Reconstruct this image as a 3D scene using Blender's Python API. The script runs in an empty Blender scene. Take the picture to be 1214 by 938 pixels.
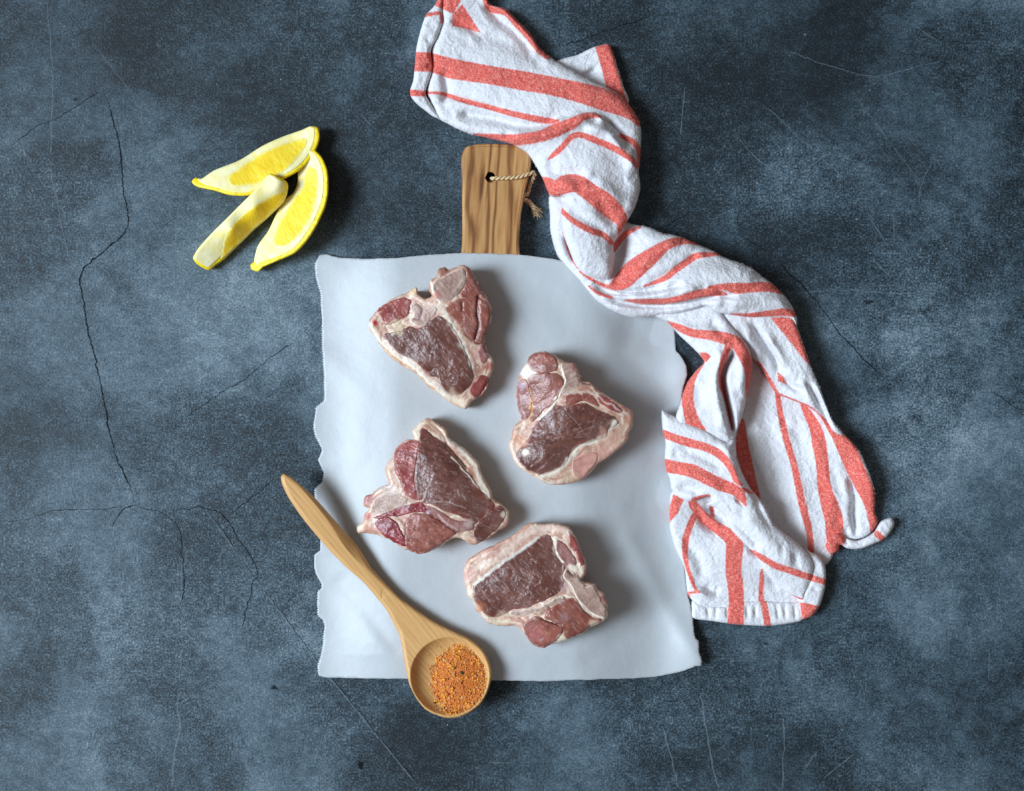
import bpy, math, random
import numpy as np
from mathutils import Vector
from mathutils.kdtree import KDTree
from mathutils.geometry import delaunay_2d_cdt

# ------------------------------------------------------------------ camera, light, exposure
S = 0.00055                     # metres per photograph pixel on the table plane
LENS, SENSOR = 50.0, 36.0
CH = 1214 * S * LENS / SENSOR   # camera height above the table

scn = bpy.context.scene
COL = scn.collection
cam_d = bpy.data.cameras.new('camera')
cam_d.lens = LENS; cam_d.sensor_width = SENSOR; cam_d.sensor_fit = 'HORIZONTAL'
cam_d.clip_start = 0.01; cam_d.clip_end = 50
cam = bpy.data.objects.new('camera', cam_d)
cam.location = (0, 0, CH)
COL.objects.link(cam)
scn.camera = cam

world = bpy.data.worlds.new('World'); scn.world = world
world.use_nodes = True
bg = world.node_tree.nodes['Background']
bg.inputs[0].default_value = (1.0, 0.95, 0.91, 1)
bg.inputs[1].default_value = 0.175

SPF = 0.139
def area_light(name, loc, target, sx, sy, power, color, spread=180):
    d = bpy.data.lights.new(name, 'AREA')
    d.shape = 'RECTANGLE'; d.size = sx; d.size_y = sy
    d.energy = power; d.color = color; d.spread = math.radians(spread)
    o = bpy.data.objects.new(name, d)
    o.location = loc
    o.rotation_euler = (Vector(target) - Vector(loc)).to_track_quat('-Z', 'Y').to_euler()
    COL.objects.link(o)
    return o
area_light('window_light', (-2.5, -0.2, 2.05), (-0.19, -0.05, 0.0), 1.6, 1.9, 116.0*SPF, (0.77, 0.92, 1.06), 34)

scn.view_settings.view_transform = 'Standard'
scn.view_settings.look = 'None'
scn.view_settings.exposure = 0.0
scn.view_settings.gamma = 1.0
scn.view_settings.use_curve_mapping = False

random.seed(7)
RNG = np.random.default_rng(11)

# ------------------------------------------------------------------ numeric helpers
def lin(r, g, b):
    c = np.array([r, g, b], float) / 255
    return np.where(c <= 0.04045, c / 12.92, ((c + 0.055) / 1.055) ** 2.4)

def W(p, z):
    """pixel positions (N,2) at heights z (pixel units) -> world metres"""
    p = np.asarray(p, float); z = np.broadcast_to(np.asarray(z, float), (len(p),))
    k = (CH - z * S) / CH
    return np.stack([(p[:, 0] - 607) * S * k, (469 - p[:, 1]) * S * k, z * S], 1)

_tab = RNG.random((256, 256))
def vnoise(x, y, seed=0):
    x = x + seed * 17.13; y = y + seed * 9.71
    xi = np.floor(x).astype(int); yi = np.floor(y).astype(int)
    fx = x - xi; fy = y - yi
    fx = fx * fx * (3 - 2 * fx); fy = fy * fy * (3 - 2 * fy)
    a = _tab[xi & 255, yi & 255]; b = _tab[(xi + 1) & 255, yi & 255]
    c = _tab[xi & 255, (yi + 1) & 255]; d = _tab[(xi + 1) & 255, (yi + 1) & 255]
    return (a * (1 - fx) + b * fx) * (1 - fy) + (c * (1 - fx) + d * fx) * fy

def fbm(p, wl, octs=4, seed=0, sx=1.0, sy=1.0, ang=0.0):
    """noise in about -1..1, wl = wavelength in pixels"""
    c, s = math.cos(ang), math.sin(ang)
    x = (p[:, 0] * c + p[:, 1] * s) / wl * sx; y = (-p[:, 0] * s + p[:, 1] * c) / wl * sy
    t = np.zeros(len(p)); a = 1.0; n = 0
    for o in range(octs):
        t += a * (vnoise(x, y, seed + o * 3) * 2 - 1); n += a
        a *= 0.55; x = x * 2.03; y = y * 2.03
    return t / n * 1.5

def catmull(pts, closed=True, step=1.0):
    """smooth resample; columns beyond x,y (widths) are carried along"""
    P = np.asarray(pts, float); n = len(P); out = []
    rng = range(n) if closed else range(n - 1)
    for i in rng:
        if closed:
            p0, p1, p2, p3 = P[i - 1], P[i], P[(i + 1) % n], P[(i + 2) % n]
        else:
            p0, p1, p2, p3 = P[max(i - 1, 0)], P[i], P[i + 1], P[min(i + 2, n - 1)]
        m = max(1, int(math.hypot(*(p2 - p1)[:2]) / step))
        t = (np.arange(m) / m)[:, None]
        # centripetal-ish damping keeps corners from overshooting
        m1 = (p2 - p0) * 0.42; m2 = (p3 - p1) * 0.42
        L = math.hypot(*(p2 - p1)[:2]) + 1e-6
        for mm in (m1, m2):
            q = math.hypot(*mm[:2])
            if q > L: mm *= L / q
        h = (2*t**3-3*t**2+1)*p1 + (t**3-2*t**2+t)*m1 + (-2*t**3+3*t**2)*p2 + (t**3-t**2)*m2
        out.append(h)
    r = np.concatenate(out)
    if not closed: r = np.vstack([r, P[-1]])
    return r

def seg_dist(p, line, closed=False):
    """min distance to polyline, plus interpolated extra column and signed max of (w/2-d)"""
    L = np.asarray(line, float)
    if closed and len(L) > 60:
        n = len(L); kd = KDTree(n)
        for i in range(n): kd.insert((L[i, 0], L[i, 1], 0), i)
        kd.balance()
        idx = np.array([kd.find((x, y, 0))[1] for x, y in p[:, :2].tolist()])
        best = np.full(len(p), 1e9)
        for o in (-2, -1, 0, 1):
            a = L[(idx+o) % n, :2]; d = L[(idx+o+1) % n, :2]-a
            t = np.clip(((p[:, :2]-a)*d).sum(1)/((d*d).sum(1)+1e-9), 0, 1)
            r = p[:, :2]-a-d*t[:, None]
            best = np.minimum(best, np.hypot(r[:, 0], r[:, 1]))
        return best, None
    A = L; B = np.roll(L, -1, 0)
    if not closed: A, B = A[:-1], B[:-1]
    best = np.full(len(p), 1e9); wbest = np.zeros(len(p)); sd = np.full(len(p), -1e9)
    hasw = L.shape[1] > 2
    for a, b in zip(A, B):
        d = (b - a)[:2]; l2 = d @ d + 1e-9
        t = np.clip(((p[:, 0]-a[0])*d[0] + (p[:, 1]-a[1])*d[1]) / l2, 0, 1)
        r = np.hypot(p[:, 0]-a[0]-t*d[0], p[:, 1]-a[1]-t*d[1])
        if hasw:
            sd = np.maximum(sd, (a[2] + t*(b[2]-a[2])) / 2 - r)
        best = np.minimum(best, r)
    return best, sd

def nearest(p, L):
    kd = KDTree(len(L))
    for i in range(len(L)): kd.insert((L[i, 0], L[i, 1], 0), i)
    kd.balance()
    return np.array([kd.find((x, y, 0))[1] for x, y in p[:, :2].tolist()], float)

def inside(p, poly):
    poly = np.asarray(poly, float)[:, :2]
    r = np.zeros(len(p), bool); n = len(poly)
    x, y = p[:, 0], p[:, 1]
    for i in range(n):
        x1, y1 = poly[i]; x2, y2 = poly[(i + 1) % n]
        c = (y1 > y) != (y2 > y)
        if y1 != y2:
            r ^= c & (x < (x2-x1)*(y-y1)/(y2-y1) + x1)
    return r

def rbf(ctrl, c=14.0):
    C = np.asarray(ctrl, float); xy, z = C[:, :2], C[:, 2]
    n = len(C)
    if n == 1: return lambda p: np.full(len(p), z[0])
    K = np.sqrt(((xy[:, None]-xy[None])**2).sum(2) + c*c)
    M = np.block([[K, np.ones((n, 1))], [np.ones((1, n)), np.zeros((1, 1))]])
    w = np.linalg.solve(M + 1e-9*np.eye(n+1), np.append(z, 0))
    return lambda p: np.sqrt(((p[:, None, :]-xy[None])**2).sum(2)+c*c) @ w[:n] + w[n]

def triangulate(outline, sp):
    """pixel outline (closed, dense) -> points, triangles, boundary edges, outward normals"""
    O = np.asarray(outline, float)[:, :2]
    x0, y0 = O.min(0); x1, y1 = O.max(0)
    gx = np.arange(x0, x1, sp); gy = np.arange(y0, y1, sp*0.866)
    X, Y = np.meshgrid(gx, gy); X = X + (np.arange(len(gy)) % 2)[:, None]*sp/2
    G = np.stack([X.ravel(), Y.ravel()], 1)
    G = G + RNG.uniform(-.18, .18, G.shape)*sp
    G = G[inside(G, O)]
    d, _ = seg_dist(G, O, True)
    G = G[d > sp*0.45]
    P = np.vstack([O, G]); n = len(O)
    res = delaunay_2d_cdt([Vector(v) for v in P], [(i, (i+1) % n) for i in range(n)], [], 1, 1e-4)
    V = np.array([(v.x, v.y) for v in res[0]])
    T = np.array([f for f in res[2]])
    # drop anything outside (concave pockets)
    cen = V[T].mean(1); T = T[inside(cen, O)]
    a = V[T]
    area = (a[:,1,0]-a[:,0,0])*(a[:,2,1]-a[:,0,1])-(a[:,1,1]-a[:,0,1])*(a[:,2,0]-a[:,0,0])
    T[area > 0] = T[area > 0][:, ::-1]            # y points down in pixels: CW here is CCW in world
    used = np.unique(T); remap = -np.ones(len(V), int); remap[used] = np.arange(len(used))
    V = V[used]; T = remap[T]
    cnt = {}
    for t in T.tolist():
        for k in range(3):
            e = (t[k], t[(k+1) % 3])
            if (e[1], e[0]) in cnt: cnt[(e[1], e[0])] = 0
            else: cnt[e] = 1
    E = [e for e, c in cnt.items() if c]
    N = np.zeros_like(V)
    for a_, b_ in E:
        d = V[b_]-V[a_]
        nn = np.array([d[1], -d[0]]) * -1
        N[a_] += nn; N[b_] += nn
    l = np.hypot(N[:, 0], N[:, 1]); l[l == 0] = 1
    N /= l[:, None]
    return V, T, E, N

def build(name, verts, faces, mat, parent=None, attrs=None, smooth=True, origin=None):
    me = bpy.data.meshes.new(name)
    v = np.asarray(verts, float)
    if parent is not None: v = v - np.array(parent_origin(parent))
    elif origin is not None: v = v - np.array(origin)
    me.from_pydata(v.tolist(), [], [tuple(f) for f in faces])
    if smooth: me.polygons.foreach_set('use_smooth', [True]*len(me.polygons))
    for k, a in (attrs or {}).items():
        a = np.asarray(a, float)
        if a.ndim == 1:
            at = me.attributes.new(k, 'FLOAT', 'POINT'); at.data.foreach_set('value', a)
        else:
            at = me.attributes.new(k, 'FLOAT_COLOR', 'POINT')
            at.data.foreach_set('color', np.hstack([a, np.ones((len(a), 1))]).ravel())
    me.materials.append(mat)
    me.update()
    o = bpy.data.objects.new(name, me)
    COL.objects.link(o)
    if parent is not None: o.parent = parent
    elif origin is not None: o.location = origin
    return o

def parent_origin(o):
    l = Vector(o.location)
    while o.parent: o = o.parent; l = l + o.location
    return l

def empty(name, loc, label, cat, group=None):
    o = bpy.data.objects.new(name, None); o.empty_display_size = 0.02
    o.location = loc; COL.objects.link(o)
    tag(o, label, cat, group)
    return o

def tag(o, label, cat, group=None):
    o['label'] = label; o['category'] = cat
    if group: o['group'] = group

class Patch:
    """a height-field sheet over a traced outline with a rolled-under skirt"""
    def __init__(s, outline, sp, zf, edge_r=8, edge_drop=None, skirt=20, inset=0.25, rings=3, closed=True, smooth_step=None, floor=None):
        O = catmull(outline, True, smooth_step or sp) if smooth_step != 0 else np.asarray(outline, float)
        V, T, E, N = triangulate(O, sp)
        d, _ = seg_dist(V, O, True)
        bi = np.unique(np.array(E).ravel()); d[bi] = 0
        z = zf(V, d)
        ed = edge_r if edge_drop is None else edge_drop
        t = np.clip(d/edge_r, 0, 1)
        z = z - ed*(1-np.sqrt(np.clip(1-(1-t)**2, 0, 1)))
        s.px, s.z, s.d, s.O = V, z, d, O
        wv = W(V, z)
        faces = T.tolist(); src = np.arange(len(V))
        if rings:
            pos = {v: i for i, v in enumerate(bi)}
            n0 = len(V); prev = bi.copy()
            dep = np.full(len(bi), float(skirt))
            if floor is not None: dep = np.maximum(z[bi]-floor, 0.5)
            allv = [wv]; srcs = [src]
            for r in range(1, rings+1):
                f = r/rings
                nz = z[bi]-dep*f
                ins = inset*dep*(f**1.6)
                q = wv[bi].copy()
                q[:, 0] -= N[bi, 0]*ins*S; q[:, 1] += N[bi, 1]*ins*S
                q[:, 2] = nz*S
                allv.append(q); srcs.append(bi)
                cur = np.arange(len(bi)) + n0 + (r-1)*len(bi)
                for a, b in E:
                    ia, ib = pos[a], pos[b]
                    faces.append((prev[ib], prev[ia], cur[ia], cur[ib]))
                prev = cur
            wv = np.vstack(allv); src = np.concatenate(srcs)
        s.verts, s.faces, s.src = wv, faces, src

# ------------------------------------------------------------------ materials
def mat_new(name):
    m = bpy.data.materials.new(name); m.use_nodes = True
    nt = m.node_tree
    return m, nt, nt.nodes['Principled BSDF']
def nd(nt, t, **kw):
    n = nt.nodes.new(t)
    for k, v in kw.items():
        if k.startswith('i_'):
            key = k[2:]
            key = int(key) if key.isdigit() else key.replace('_', ' ')
            n.inputs[key].default_value = v
        else: setattr(n, k, v)
    return n
def noise(nt, vec, scale, detail=4, rough=0.55, dist=0.0):
    n = nd(nt, 'ShaderNodeTexNoise', i_Scale=scale, i_Detail=detail, i_Roughness=rough, i_Distortion=dist)
    nt.links.new(vec, n.inputs['Vector']); return n.outputs['Fac']
def ramp(nt, fac, stops, interp='LINEAR'):
    r = nd(nt, 'ShaderNodeValToRGB'); r.color_ramp.interpolation = interp
    e = r.color_ramp.elements
    while len(e) < len(stops): e.new(0.5)
    for el, (p, c) in zip(e, stops):
        el.position = p; el.color = (c, c, c, 1) if np.isscalar(c) else tuple(c)+(1,)
    nt.links.new(fac, r.inputs[0]); return r.outputs[0]
def math_(nt, op, a, b=None, clamp=False):
    n = nd(nt, 'ShaderNodeMath', operation=op); n.use_clamp = clamp
    for i, v in enumerate((a, b)):
        if v is None: continue
        if isinstance(v, (int, float)): n.inputs[i].default_value = v
        else: nt.links.new(v, n.inputs[i])
    return n.outputs[0]
def mixc(nt, fac, a, b, mode='MIX'):
    n = nd(nt, 'ShaderNodeMix', data_type='RGBA', blend_type=mode)
    for idx, v in ((0, fac), (6, a), (7, b)):
        if isinstance(v, (int, float)): n.inputs[idx].default_value = v
        elif isinstance(v, (tuple, list, np.ndarray)): n.inputs[idx].default_value = tuple(v)+(1,)
        else: nt.links.new(v, n.inputs[idx])
    return n.outputs[2]
def bump(nt, bsdf, h, strength, dist, prev=None):
    b = nd(nt, 'ShaderNodeBump', i_Strength=strength, i_Distance=dist)
    nt.links.new(h, b.inputs['Height'])
    if prev is not None: nt.links.new(prev, b.inputs['Normal'])
    if bsdf is not None: nt.links.new(b.outputs[0], bsdf.inputs['Normal'])
    return b.outputs[0]
def objco(nt): return nd(nt, 'ShaderNodeTexCoord').outputs['Object']
def attr(nt, name, out='Fac'):
    return nd(nt, 'ShaderNodeAttribute', attribute_name=name).outputs[out]
def mapped(nt, co, scale=(1, 1, 1), rot=(0, 0, 0)):
    m = nd(nt, 'ShaderNodeMapping'); m.inputs['Scale'].default_value = scale; m.inputs['Rotation'].default_value = rot
    nt.links.new(co, m.inputs['Vector']); return m.outputs[0]

def make_table_mat():
    m, nt, b = mat_new('slate_plaster'); co = objco(nt)
    big = noise(nt, co, 5.5, 9, 0.68, 0.3)
    mid = noise(nt, co, 20, 10, 0.74, 0.3)
    smear = noise(nt, mapped(nt, co, (1.0, 1.6, 1), (0, 0, 0.9)), 70, 8, 0.75, 0.6)
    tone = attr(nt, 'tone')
    plate = ramp(nt, noise(nt, co, 8.5, 13, 0.64, 0.5), [(0.43, 0.0), (0.50, 0.55), (0.57, 1.0)])
    t = math_(nt, 'MULTIPLY', math_(nt, 'SUBTRACT', big, 0.5), 1.1)
    t = math_(nt, 'ADD', t, math_(nt, 'MULTIPLY', math_(nt, 'SUBTRACT', plate, 0.5), 0.27))
    t = math_(nt, 'ADD', t, math_(nt, 'MULTIPLY', math_(nt, 'SUBTRACT', mid, 0.5), 0.55))
    t = math_(nt, 'ADD', t, math_(nt, 'MULTIPLY', math_(nt, 'SUBTRACT', smear, 0.5), 0.5))
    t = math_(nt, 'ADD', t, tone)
    # fine mottled grain: the bare dark areas are speckled, the chalky patches smoother
    g1 = noise(nt, co, 760, 3, 0.7)
    g2 = noise(nt, co, 1700, 2, 0.6)
    g3 = noise(nt, co, 190, 5, 0.75)
    g = math_(nt, 'ADD', math_(nt, 'MULTIPLY', math_(nt, 'SUBTRACT', g1, 0.5), 1.5), math_(nt, 'MULTIPLY', math_(nt, 'SUBTRACT', g2, 0.5), 1.0))
    g = math_(nt, 'ADD', g, math_(nt, 'MULTIPLY', math_(nt, 'SUBTRACT', g3, 0.5), 0.9))
    g = math_(nt, 'MULTIPLY', g, math_(nt, 'SUBTRACT', 1.1, math_(nt, 'MULTIPLY', plate, 0.5)))
    t = math_(nt, 'ADD', t, g)
    t = math_(nt, 'ADD', t, 0.43, True)
    c = ramp(nt, t, [(0.0, (0.004, 0.008, 0.011)), (0.25, (0.016, 0.028, 0.037)), (0.5, (0.049, 0.079, 0.102)), (0.75, (0.118, 0.166, 0.202)), (1.0, (0.27, 0.33, 0.37))])
    # tiny chalky flecks and pin holes
    v = nd(nt, 'ShaderNodeTexVoronoi', i_Scale=120); nt.links.new(co, v.inputs['Vector'])
    f = ramp(nt, v.outputs['Distance'], [(0.035, 1.0), (0.07, 0.0)])
    gate = ramp(nt, nd_sep(nt, v.outputs['Color'], 0), [(0.80, 0.0), (0.9, 1.0)])
    c = mixc(nt, math_(nt, 'MULTIPLY', math_(nt, 'MULTIPLY', f, gate), 0.55), c, (0.42, 0.47, 0.5))
    gate2 = ramp(nt, nd_sep(nt, v.outputs['Color'], 1), [(0.93, 0.0), (0.95, 1.0)])
    f2 = ramp(nt, v.outputs['Distance'], [(0.05, 1.0), (0.08, 0.0)])
    c = mixc(nt, math_(nt, 'MULTIPLY', math_(nt, 'MULTIPLY', f2, gate2), 0.8), c, (0.01, 0.013, 0.016))
    # hairline scratches
    w = mapped(nt, co, (1, 1, 1), (0, 0, 0.9))
    sc = nd(nt, 'ShaderNodeTexNoise', i_Scale=3.0, i_Detail=2, i_Distortion=0.4); nt.links.new(mapped(nt, w, (3, 110, 1)), sc.inputs['Vector'])
    s1 = ramp(nt, sc.outputs['Fac'], [(0.66, 0.0), (0.70, 1.0), (0.74, 0.0)])
    gate3 = ramp(nt, noise(nt, co, 9, 3), [(0.52, 0.0), (0.68, 1.0)])
    c = mixc(nt, math_(nt, 'MULTIPLY', math_(nt, 'MULTIPLY', s1, gate3), 0.16), c, (0.34, 0.39, 0.43))
    nt.links.new(c, b.inputs['Base Color'])
    rg = math_(nt, 'ADD', math_(nt, 'MULTIPLY', mid, 0.25), 0.42)
    nt.links.new(rg, b.inputs['Roughness'])
    b.inputs['Specular IOR Level'].default_value = 0.35
    bump(nt, b, math_(nt, 'ADD', g1, math_(nt, 'MULTIPLY', g3, 1.2)), 0.35, 0.0006)
    return m
def nd_sep(nt, col, i):
    s = nd(nt, 'ShaderNodeSeparateColor'); nt.links.new(col, s.inputs[0]); return s.outputs[i]

def make_crack_mat(name, col, dens):
    m, nt, b = mat_new(name); co = objco(nt)
    b.inputs['Base Color'].default_value = tuple(col)+(1,); b.inputs['Roughness'].default_value = 0.9
    b.inputs['Specular IOR Level'].default_value = 0.1
    e = attr(nt, 'core')
    n = noise(nt, co, 700, 3, 0.7); n2 = noise(nt, co, 45, 3, 0.6)
    a = math_(nt, 'ADD', e, math_(nt, 'MULTIPLY', math_(nt, 'SUBTRACT', n, 0.5), 1.3))
    a = math_(nt, 'ADD', a, math_(nt, 'MULTIPLY', math_(nt, 'SUBTRACT', n2, 0.5), 0.9))
    a = ramp(nt, a, [(0.35, 0.0), (0.75, dens)])
    nt.links.new(a, b.inputs['Alpha'])
    return m

def make_paper_mat():
    m, nt, b = mat_new('parchment_paper'); co = objco(nt)
    n = noise(nt, co, 30, 5, 0.6); f = noise(nt, co, 650, 3, 0.7)
    c = mixc(nt, n, (0.52, 0.545, 0.565), (0.60, 0.62, 0.635))
    c = mixc(nt, math_(nt, 'MULTIPLY', f, 0.4), c, (0.44, 0.47, 0.50))
    st = attr(nt, 'stain')
    c = mixc(nt, st, c, (0.47, 0.41, 0.37))
    nt.links.new(c, b.inputs['Base Color'])
    b.inputs['Roughness'].default_value = 0.46; b.inputs['Specular IOR Level'].default_value = 0.45
    h = math_(nt, 'ADD', noise(nt, co, 55, 4, 0.55), math_(nt, 'MULTIPLY', f, 0.1))
    bump(nt, b, h, 0.25, 0.002)
    tr = nd(nt, 'ShaderNodeBsdfTranslucent'); nt.links.new(c, tr.inputs[0])
    mx = nd(nt, 'ShaderNodeMixShader'); mx.inputs[0].default_value = 0.14
    nt.links.new(b.outputs[0], mx.inputs[1]); nt.links.new(tr.outputs[0], mx.inputs[2])
    nt.links.new(mx.outputs[0], nt.nodes['Material Output'].inputs[0])
    return m

def make_meat_mat(name, rough, sss, bsc, bst, spec=0.5, wet=0.3):
    m, nt, b = mat_new(name); co = objco(nt)
    c = attr(nt, 'Col', 'Color')
    n = noise(nt, co, 1300, 3, 0.65)
    c = mixc(nt, 0.22, c, mixc(nt, n, (0.25, 0.25, 0.25), (0.75, 0.75, 0.75)), 'OVERLAY')
    nt.links.new(c, b.inputs['Base Color'])
    b.inputs['Subsurface Weight'].default_value = sss
    b.inputs['Subsurface Radius'].default_value = (1.0, 0.35, 0.25)
    b.inputs['Subsurface Scale'].default_value = 0.0015
    r = math_(nt, 'ADD', math_(nt, 'MULTIPLY', noise(nt, co, 260, 3), 0.35), rough-0.16)
    nt.links.new(r, b.inputs['Roughness'])
    b.inputs['Specular IOR Level'].default_value = spec
    h = math_(nt, 'ADD', noise(nt, co, bsc, 4, 0.6), math_(nt, 'MULTIPLY', n, 0.35))
    bump(nt, b, h, bst, 0.0012)
    # a wet film over the cut surface, rippled on its own scale
    b.inputs['Coat Weight'].default_value = wet; b.inputs['Coat Roughness'].default_value = 0.17
    cb = nd(nt, 'ShaderNodeBump', i_Strength=0.7, i_Distance=0.0022)
    nt.links.new(math_(nt, 'ADD', noise(nt, co, 210, 3, 0.6), math_(nt, 'MULTIPLY', noise(nt, co, 900, 2), .18)), cb.inputs['Height'])
    nt.links.new(cb.outputs[0], b.inputs['Coat Normal'])
    return m

def make_towel_mat():
    m, nt, b = mat_new('striped_gauze_cotton'); co = objco(nt)
    sd = attr(nt, 'stripe')                    # signed distance into a stripe, pixel units
    fray = math_(nt, 'MULTIPLY', math_(nt, 'SUBTRACT', noise(nt, co, 900, 3), 0.5), 3.2)
    mask = ramp(nt, math_(nt, 'ADD', math_(nt, 'MULTIPLY', math_(nt, 'ADD', sd, fray), 0.55), 0.5), [(0.1, 0.0), (0.9, 1.0)])
    n1 = noise(nt, co, 520, 3, 0.7)
    white = mixc(nt, n1, (0.62, 0.605, 0.63), (0.75, 0.735, 0.755))
    # red warp crossed by white weft: flecks in two directions
    wa = noise(nt, mapped(nt, co, (1, 2.6, 1.5), (0, 0, 0.6)), 560, 2, 0.6)
    wb = noise(nt, mapped(nt, co, (2.6, 1, 1.5), (0, 0, 0.25)), 520, 2, 0.6)
    fl = math_(nt, 'MAXIMUM', wa, wb)
    red = ramp(nt, fl, [(0.45, (0.56, 0.06, 0.05)), (0.54, (0.70, 0.122, 0.10)), (0.64, (0.76, 0.23, 0.185)), (0.78, (0.82, 0.52, 0.48))])
    pat = noise(nt, co, 60, 3)
    red = mixc(nt, math_(nt, 'MULTIPLY', pat, 0.35), red, (0.74, 0.20, 0.15))
    nt.links.new(mixc(nt, mask, white, red), b.inputs['Base Color'])
    b.inputs['Roughness'].default_value = 0.92; b.inputs['Specular IOR Level'].default_value = 0.1
    b.inputs['Sheen Weight'].default_value = 0.12
    v = nd(nt, 'ShaderNodeTexVoronoi', i_Scale=620); nt.links.new(co, v.inputs['Vector'])
    cr = noise(nt, mapped(nt, co, (1, 1.7, 1), (0, 0, 0.8)), 260, 4, 0.65, 0.3)
    h = math_(nt, 'ADD', math_(nt, 'MULTIPLY', v.outputs['Distance'], 0.45), math_(nt, 'MULTIPLY', cr, 0.9))
    bump(nt, b, math_(nt, 'ADD', h, math_(nt, 'MULTIPLY', n1, 0.6)), 0.42, 0.0014)
    return m

def make_wood(name, stops, rot, scale, wave, rough, fine=(900, 60)):
    m, nt, b = mat_new(name); co = objco(nt)
    q = mapped(nt, co, (1, 1, 1), (0, 0, rot))
    st = mapped(nt, q, (1, 0.12, 1))
    wv = nd(nt, 'ShaderNodeTexWave', wave_type='BANDS', bands_direction='X', i_Scale=scale, i_Distortion=wave, i_Detail=3, i_Detail_Scale=1.6, i_Detail_Roughness=0.6)
    nt.links.new(st, wv.inputs['Vector'])
    big = noise(nt, mapped(nt, q, (1, 0.16, 1)), 90, 4, 0.6, 0.6)
    f = math_(nt, 'ADD', math_(nt, 'MULTIPLY', wv.outputs['Fac'], 0.5), math_(nt, 'MULTIPLY', big, 0.5))
    c = ramp(nt, f, stops)
    fib = noise(nt, mapped(nt, q, (fine[0]/100, fine[1]/100, 1)), 100, 3, 0.6)
    c = mixc(nt, 0.6, c, mixc(nt, fib, (0.2, 0.2, 0.2), (0.8, 0.8, 0.8)), 'OVERLAY')
    nt.links.new(c, b.inputs['Base Color'])
    b.inputs['Roughness'].default_value = rough; b.inputs['Specular IOR Level'].default_value = 0.35
    bump(nt, b, fib, 0.18, 0.0006)
    return m

def make_simple(name, col, rough=0.6, sss=0.0, nscale=300, var=0.25, bst=0.3, spec=0.4, attrc=False):
    m, nt, b = mat_new(name); co = objco(nt)
    n = noise(nt, co, nscale, 4, 0.6)
    base = attr(nt, 'Col', 'Color') if attrc else tuple(col)
    c = mixc(nt, var, base, mixc(nt, n, (0.15, 0.15, 0.15), (0.85, 0.85, 0.85)), 'OVERLAY')
    nt.links.new(c, b.inputs['Base Color'])
    b.inputs['Roughness'].default_value = rough; b.inputs['Specular IOR Level'].default_value = spec
    if sss:
        b.inputs['Subsurface Weight'].default_value = sss; b.inputs['Subsurface Scale'].default_value = 0.002
        b.inputs['Subsurface Radius'].default_value = (1, 0.8, 0.3)
    if bst: bump(nt, b, n, bst, 0.001)
    return m

M_TABLE = make_table_mat()
M_CRACK = make_crack_mat('crack_dark', (0.006, 0.009, 0.012), 0.85)
M_SCRATCH = make_crack_mat('scratch_pale', (0.30, 0.36, 0.41), 0.3)
M_PAPER = make_paper_mat()
M_FAT = make_meat_mat('lamb_fat', 0.42, 0.25, 330, 0.3, 0.45, 0.35)
M_MEAT = make_meat_mat('lamb_muscle', 0.34, 0.10, 420, 0.32, 0.38, 0.42)
M_BONE = make_meat_mat('lamb_bone', 0.45, 0.15, 900, 0.3, 0.4, 0.2)
M_TOWEL = make_towel_mat()
M_OLIVE = make_wood('olive_wood', [(0.18, (0.11, 0.042, 0.012)), (0.34, (0.27, 0.115, 0.036)), (0.5, (0.40, 0.19, 0.066)), (0.85, (0.53, 0.29, 0.112))], 0.06, 30, 17, 0.5)
M_BAMBOO = make_wood('pale_spoon_wood', [(0.1, (0.55, 0.295, 0.105)), (0.5, (0.61, 0.335, 0.125)), (0.9, (0.66, 0.375, 0.15))], 0.0, 110, 1.0, 0.42, (1100, 45))
M_TWINE = make_simple('jute_twine', (0.66, 0.48, 0.27), 0.9, 0, 1500, 0.5, 0.5, 0.15)
M_RIND = make_simple('lemon_rind', (0.93, 0.68, 0.010), 0.38, 0.1, 900, 0.2, 0.35, 0.5)
M_PITH = make_simple('lemon_pith', (0.80, 0.74, 0.46), 0.6, 0.2, 0, 0.2, 0.4, 0.3, True)
M_FLESH = make_simple('lemon_flesh', (0.8, 0.6, 0.05), 0.28, 0.5, 500, 0.12, 0.22, 0.5, True)
M_SPICE = make_simple('spice_grain', (0.5, 0.2, 0.05), 0.8, 0.15, 2500, 0.12, 0.0, 0.25, True)
M_CRUMB = make_simple('pale_crumb', (0.6, 0.62, 0.62), 0.8, 0, 1500, 0.3, 0.2)

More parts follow.
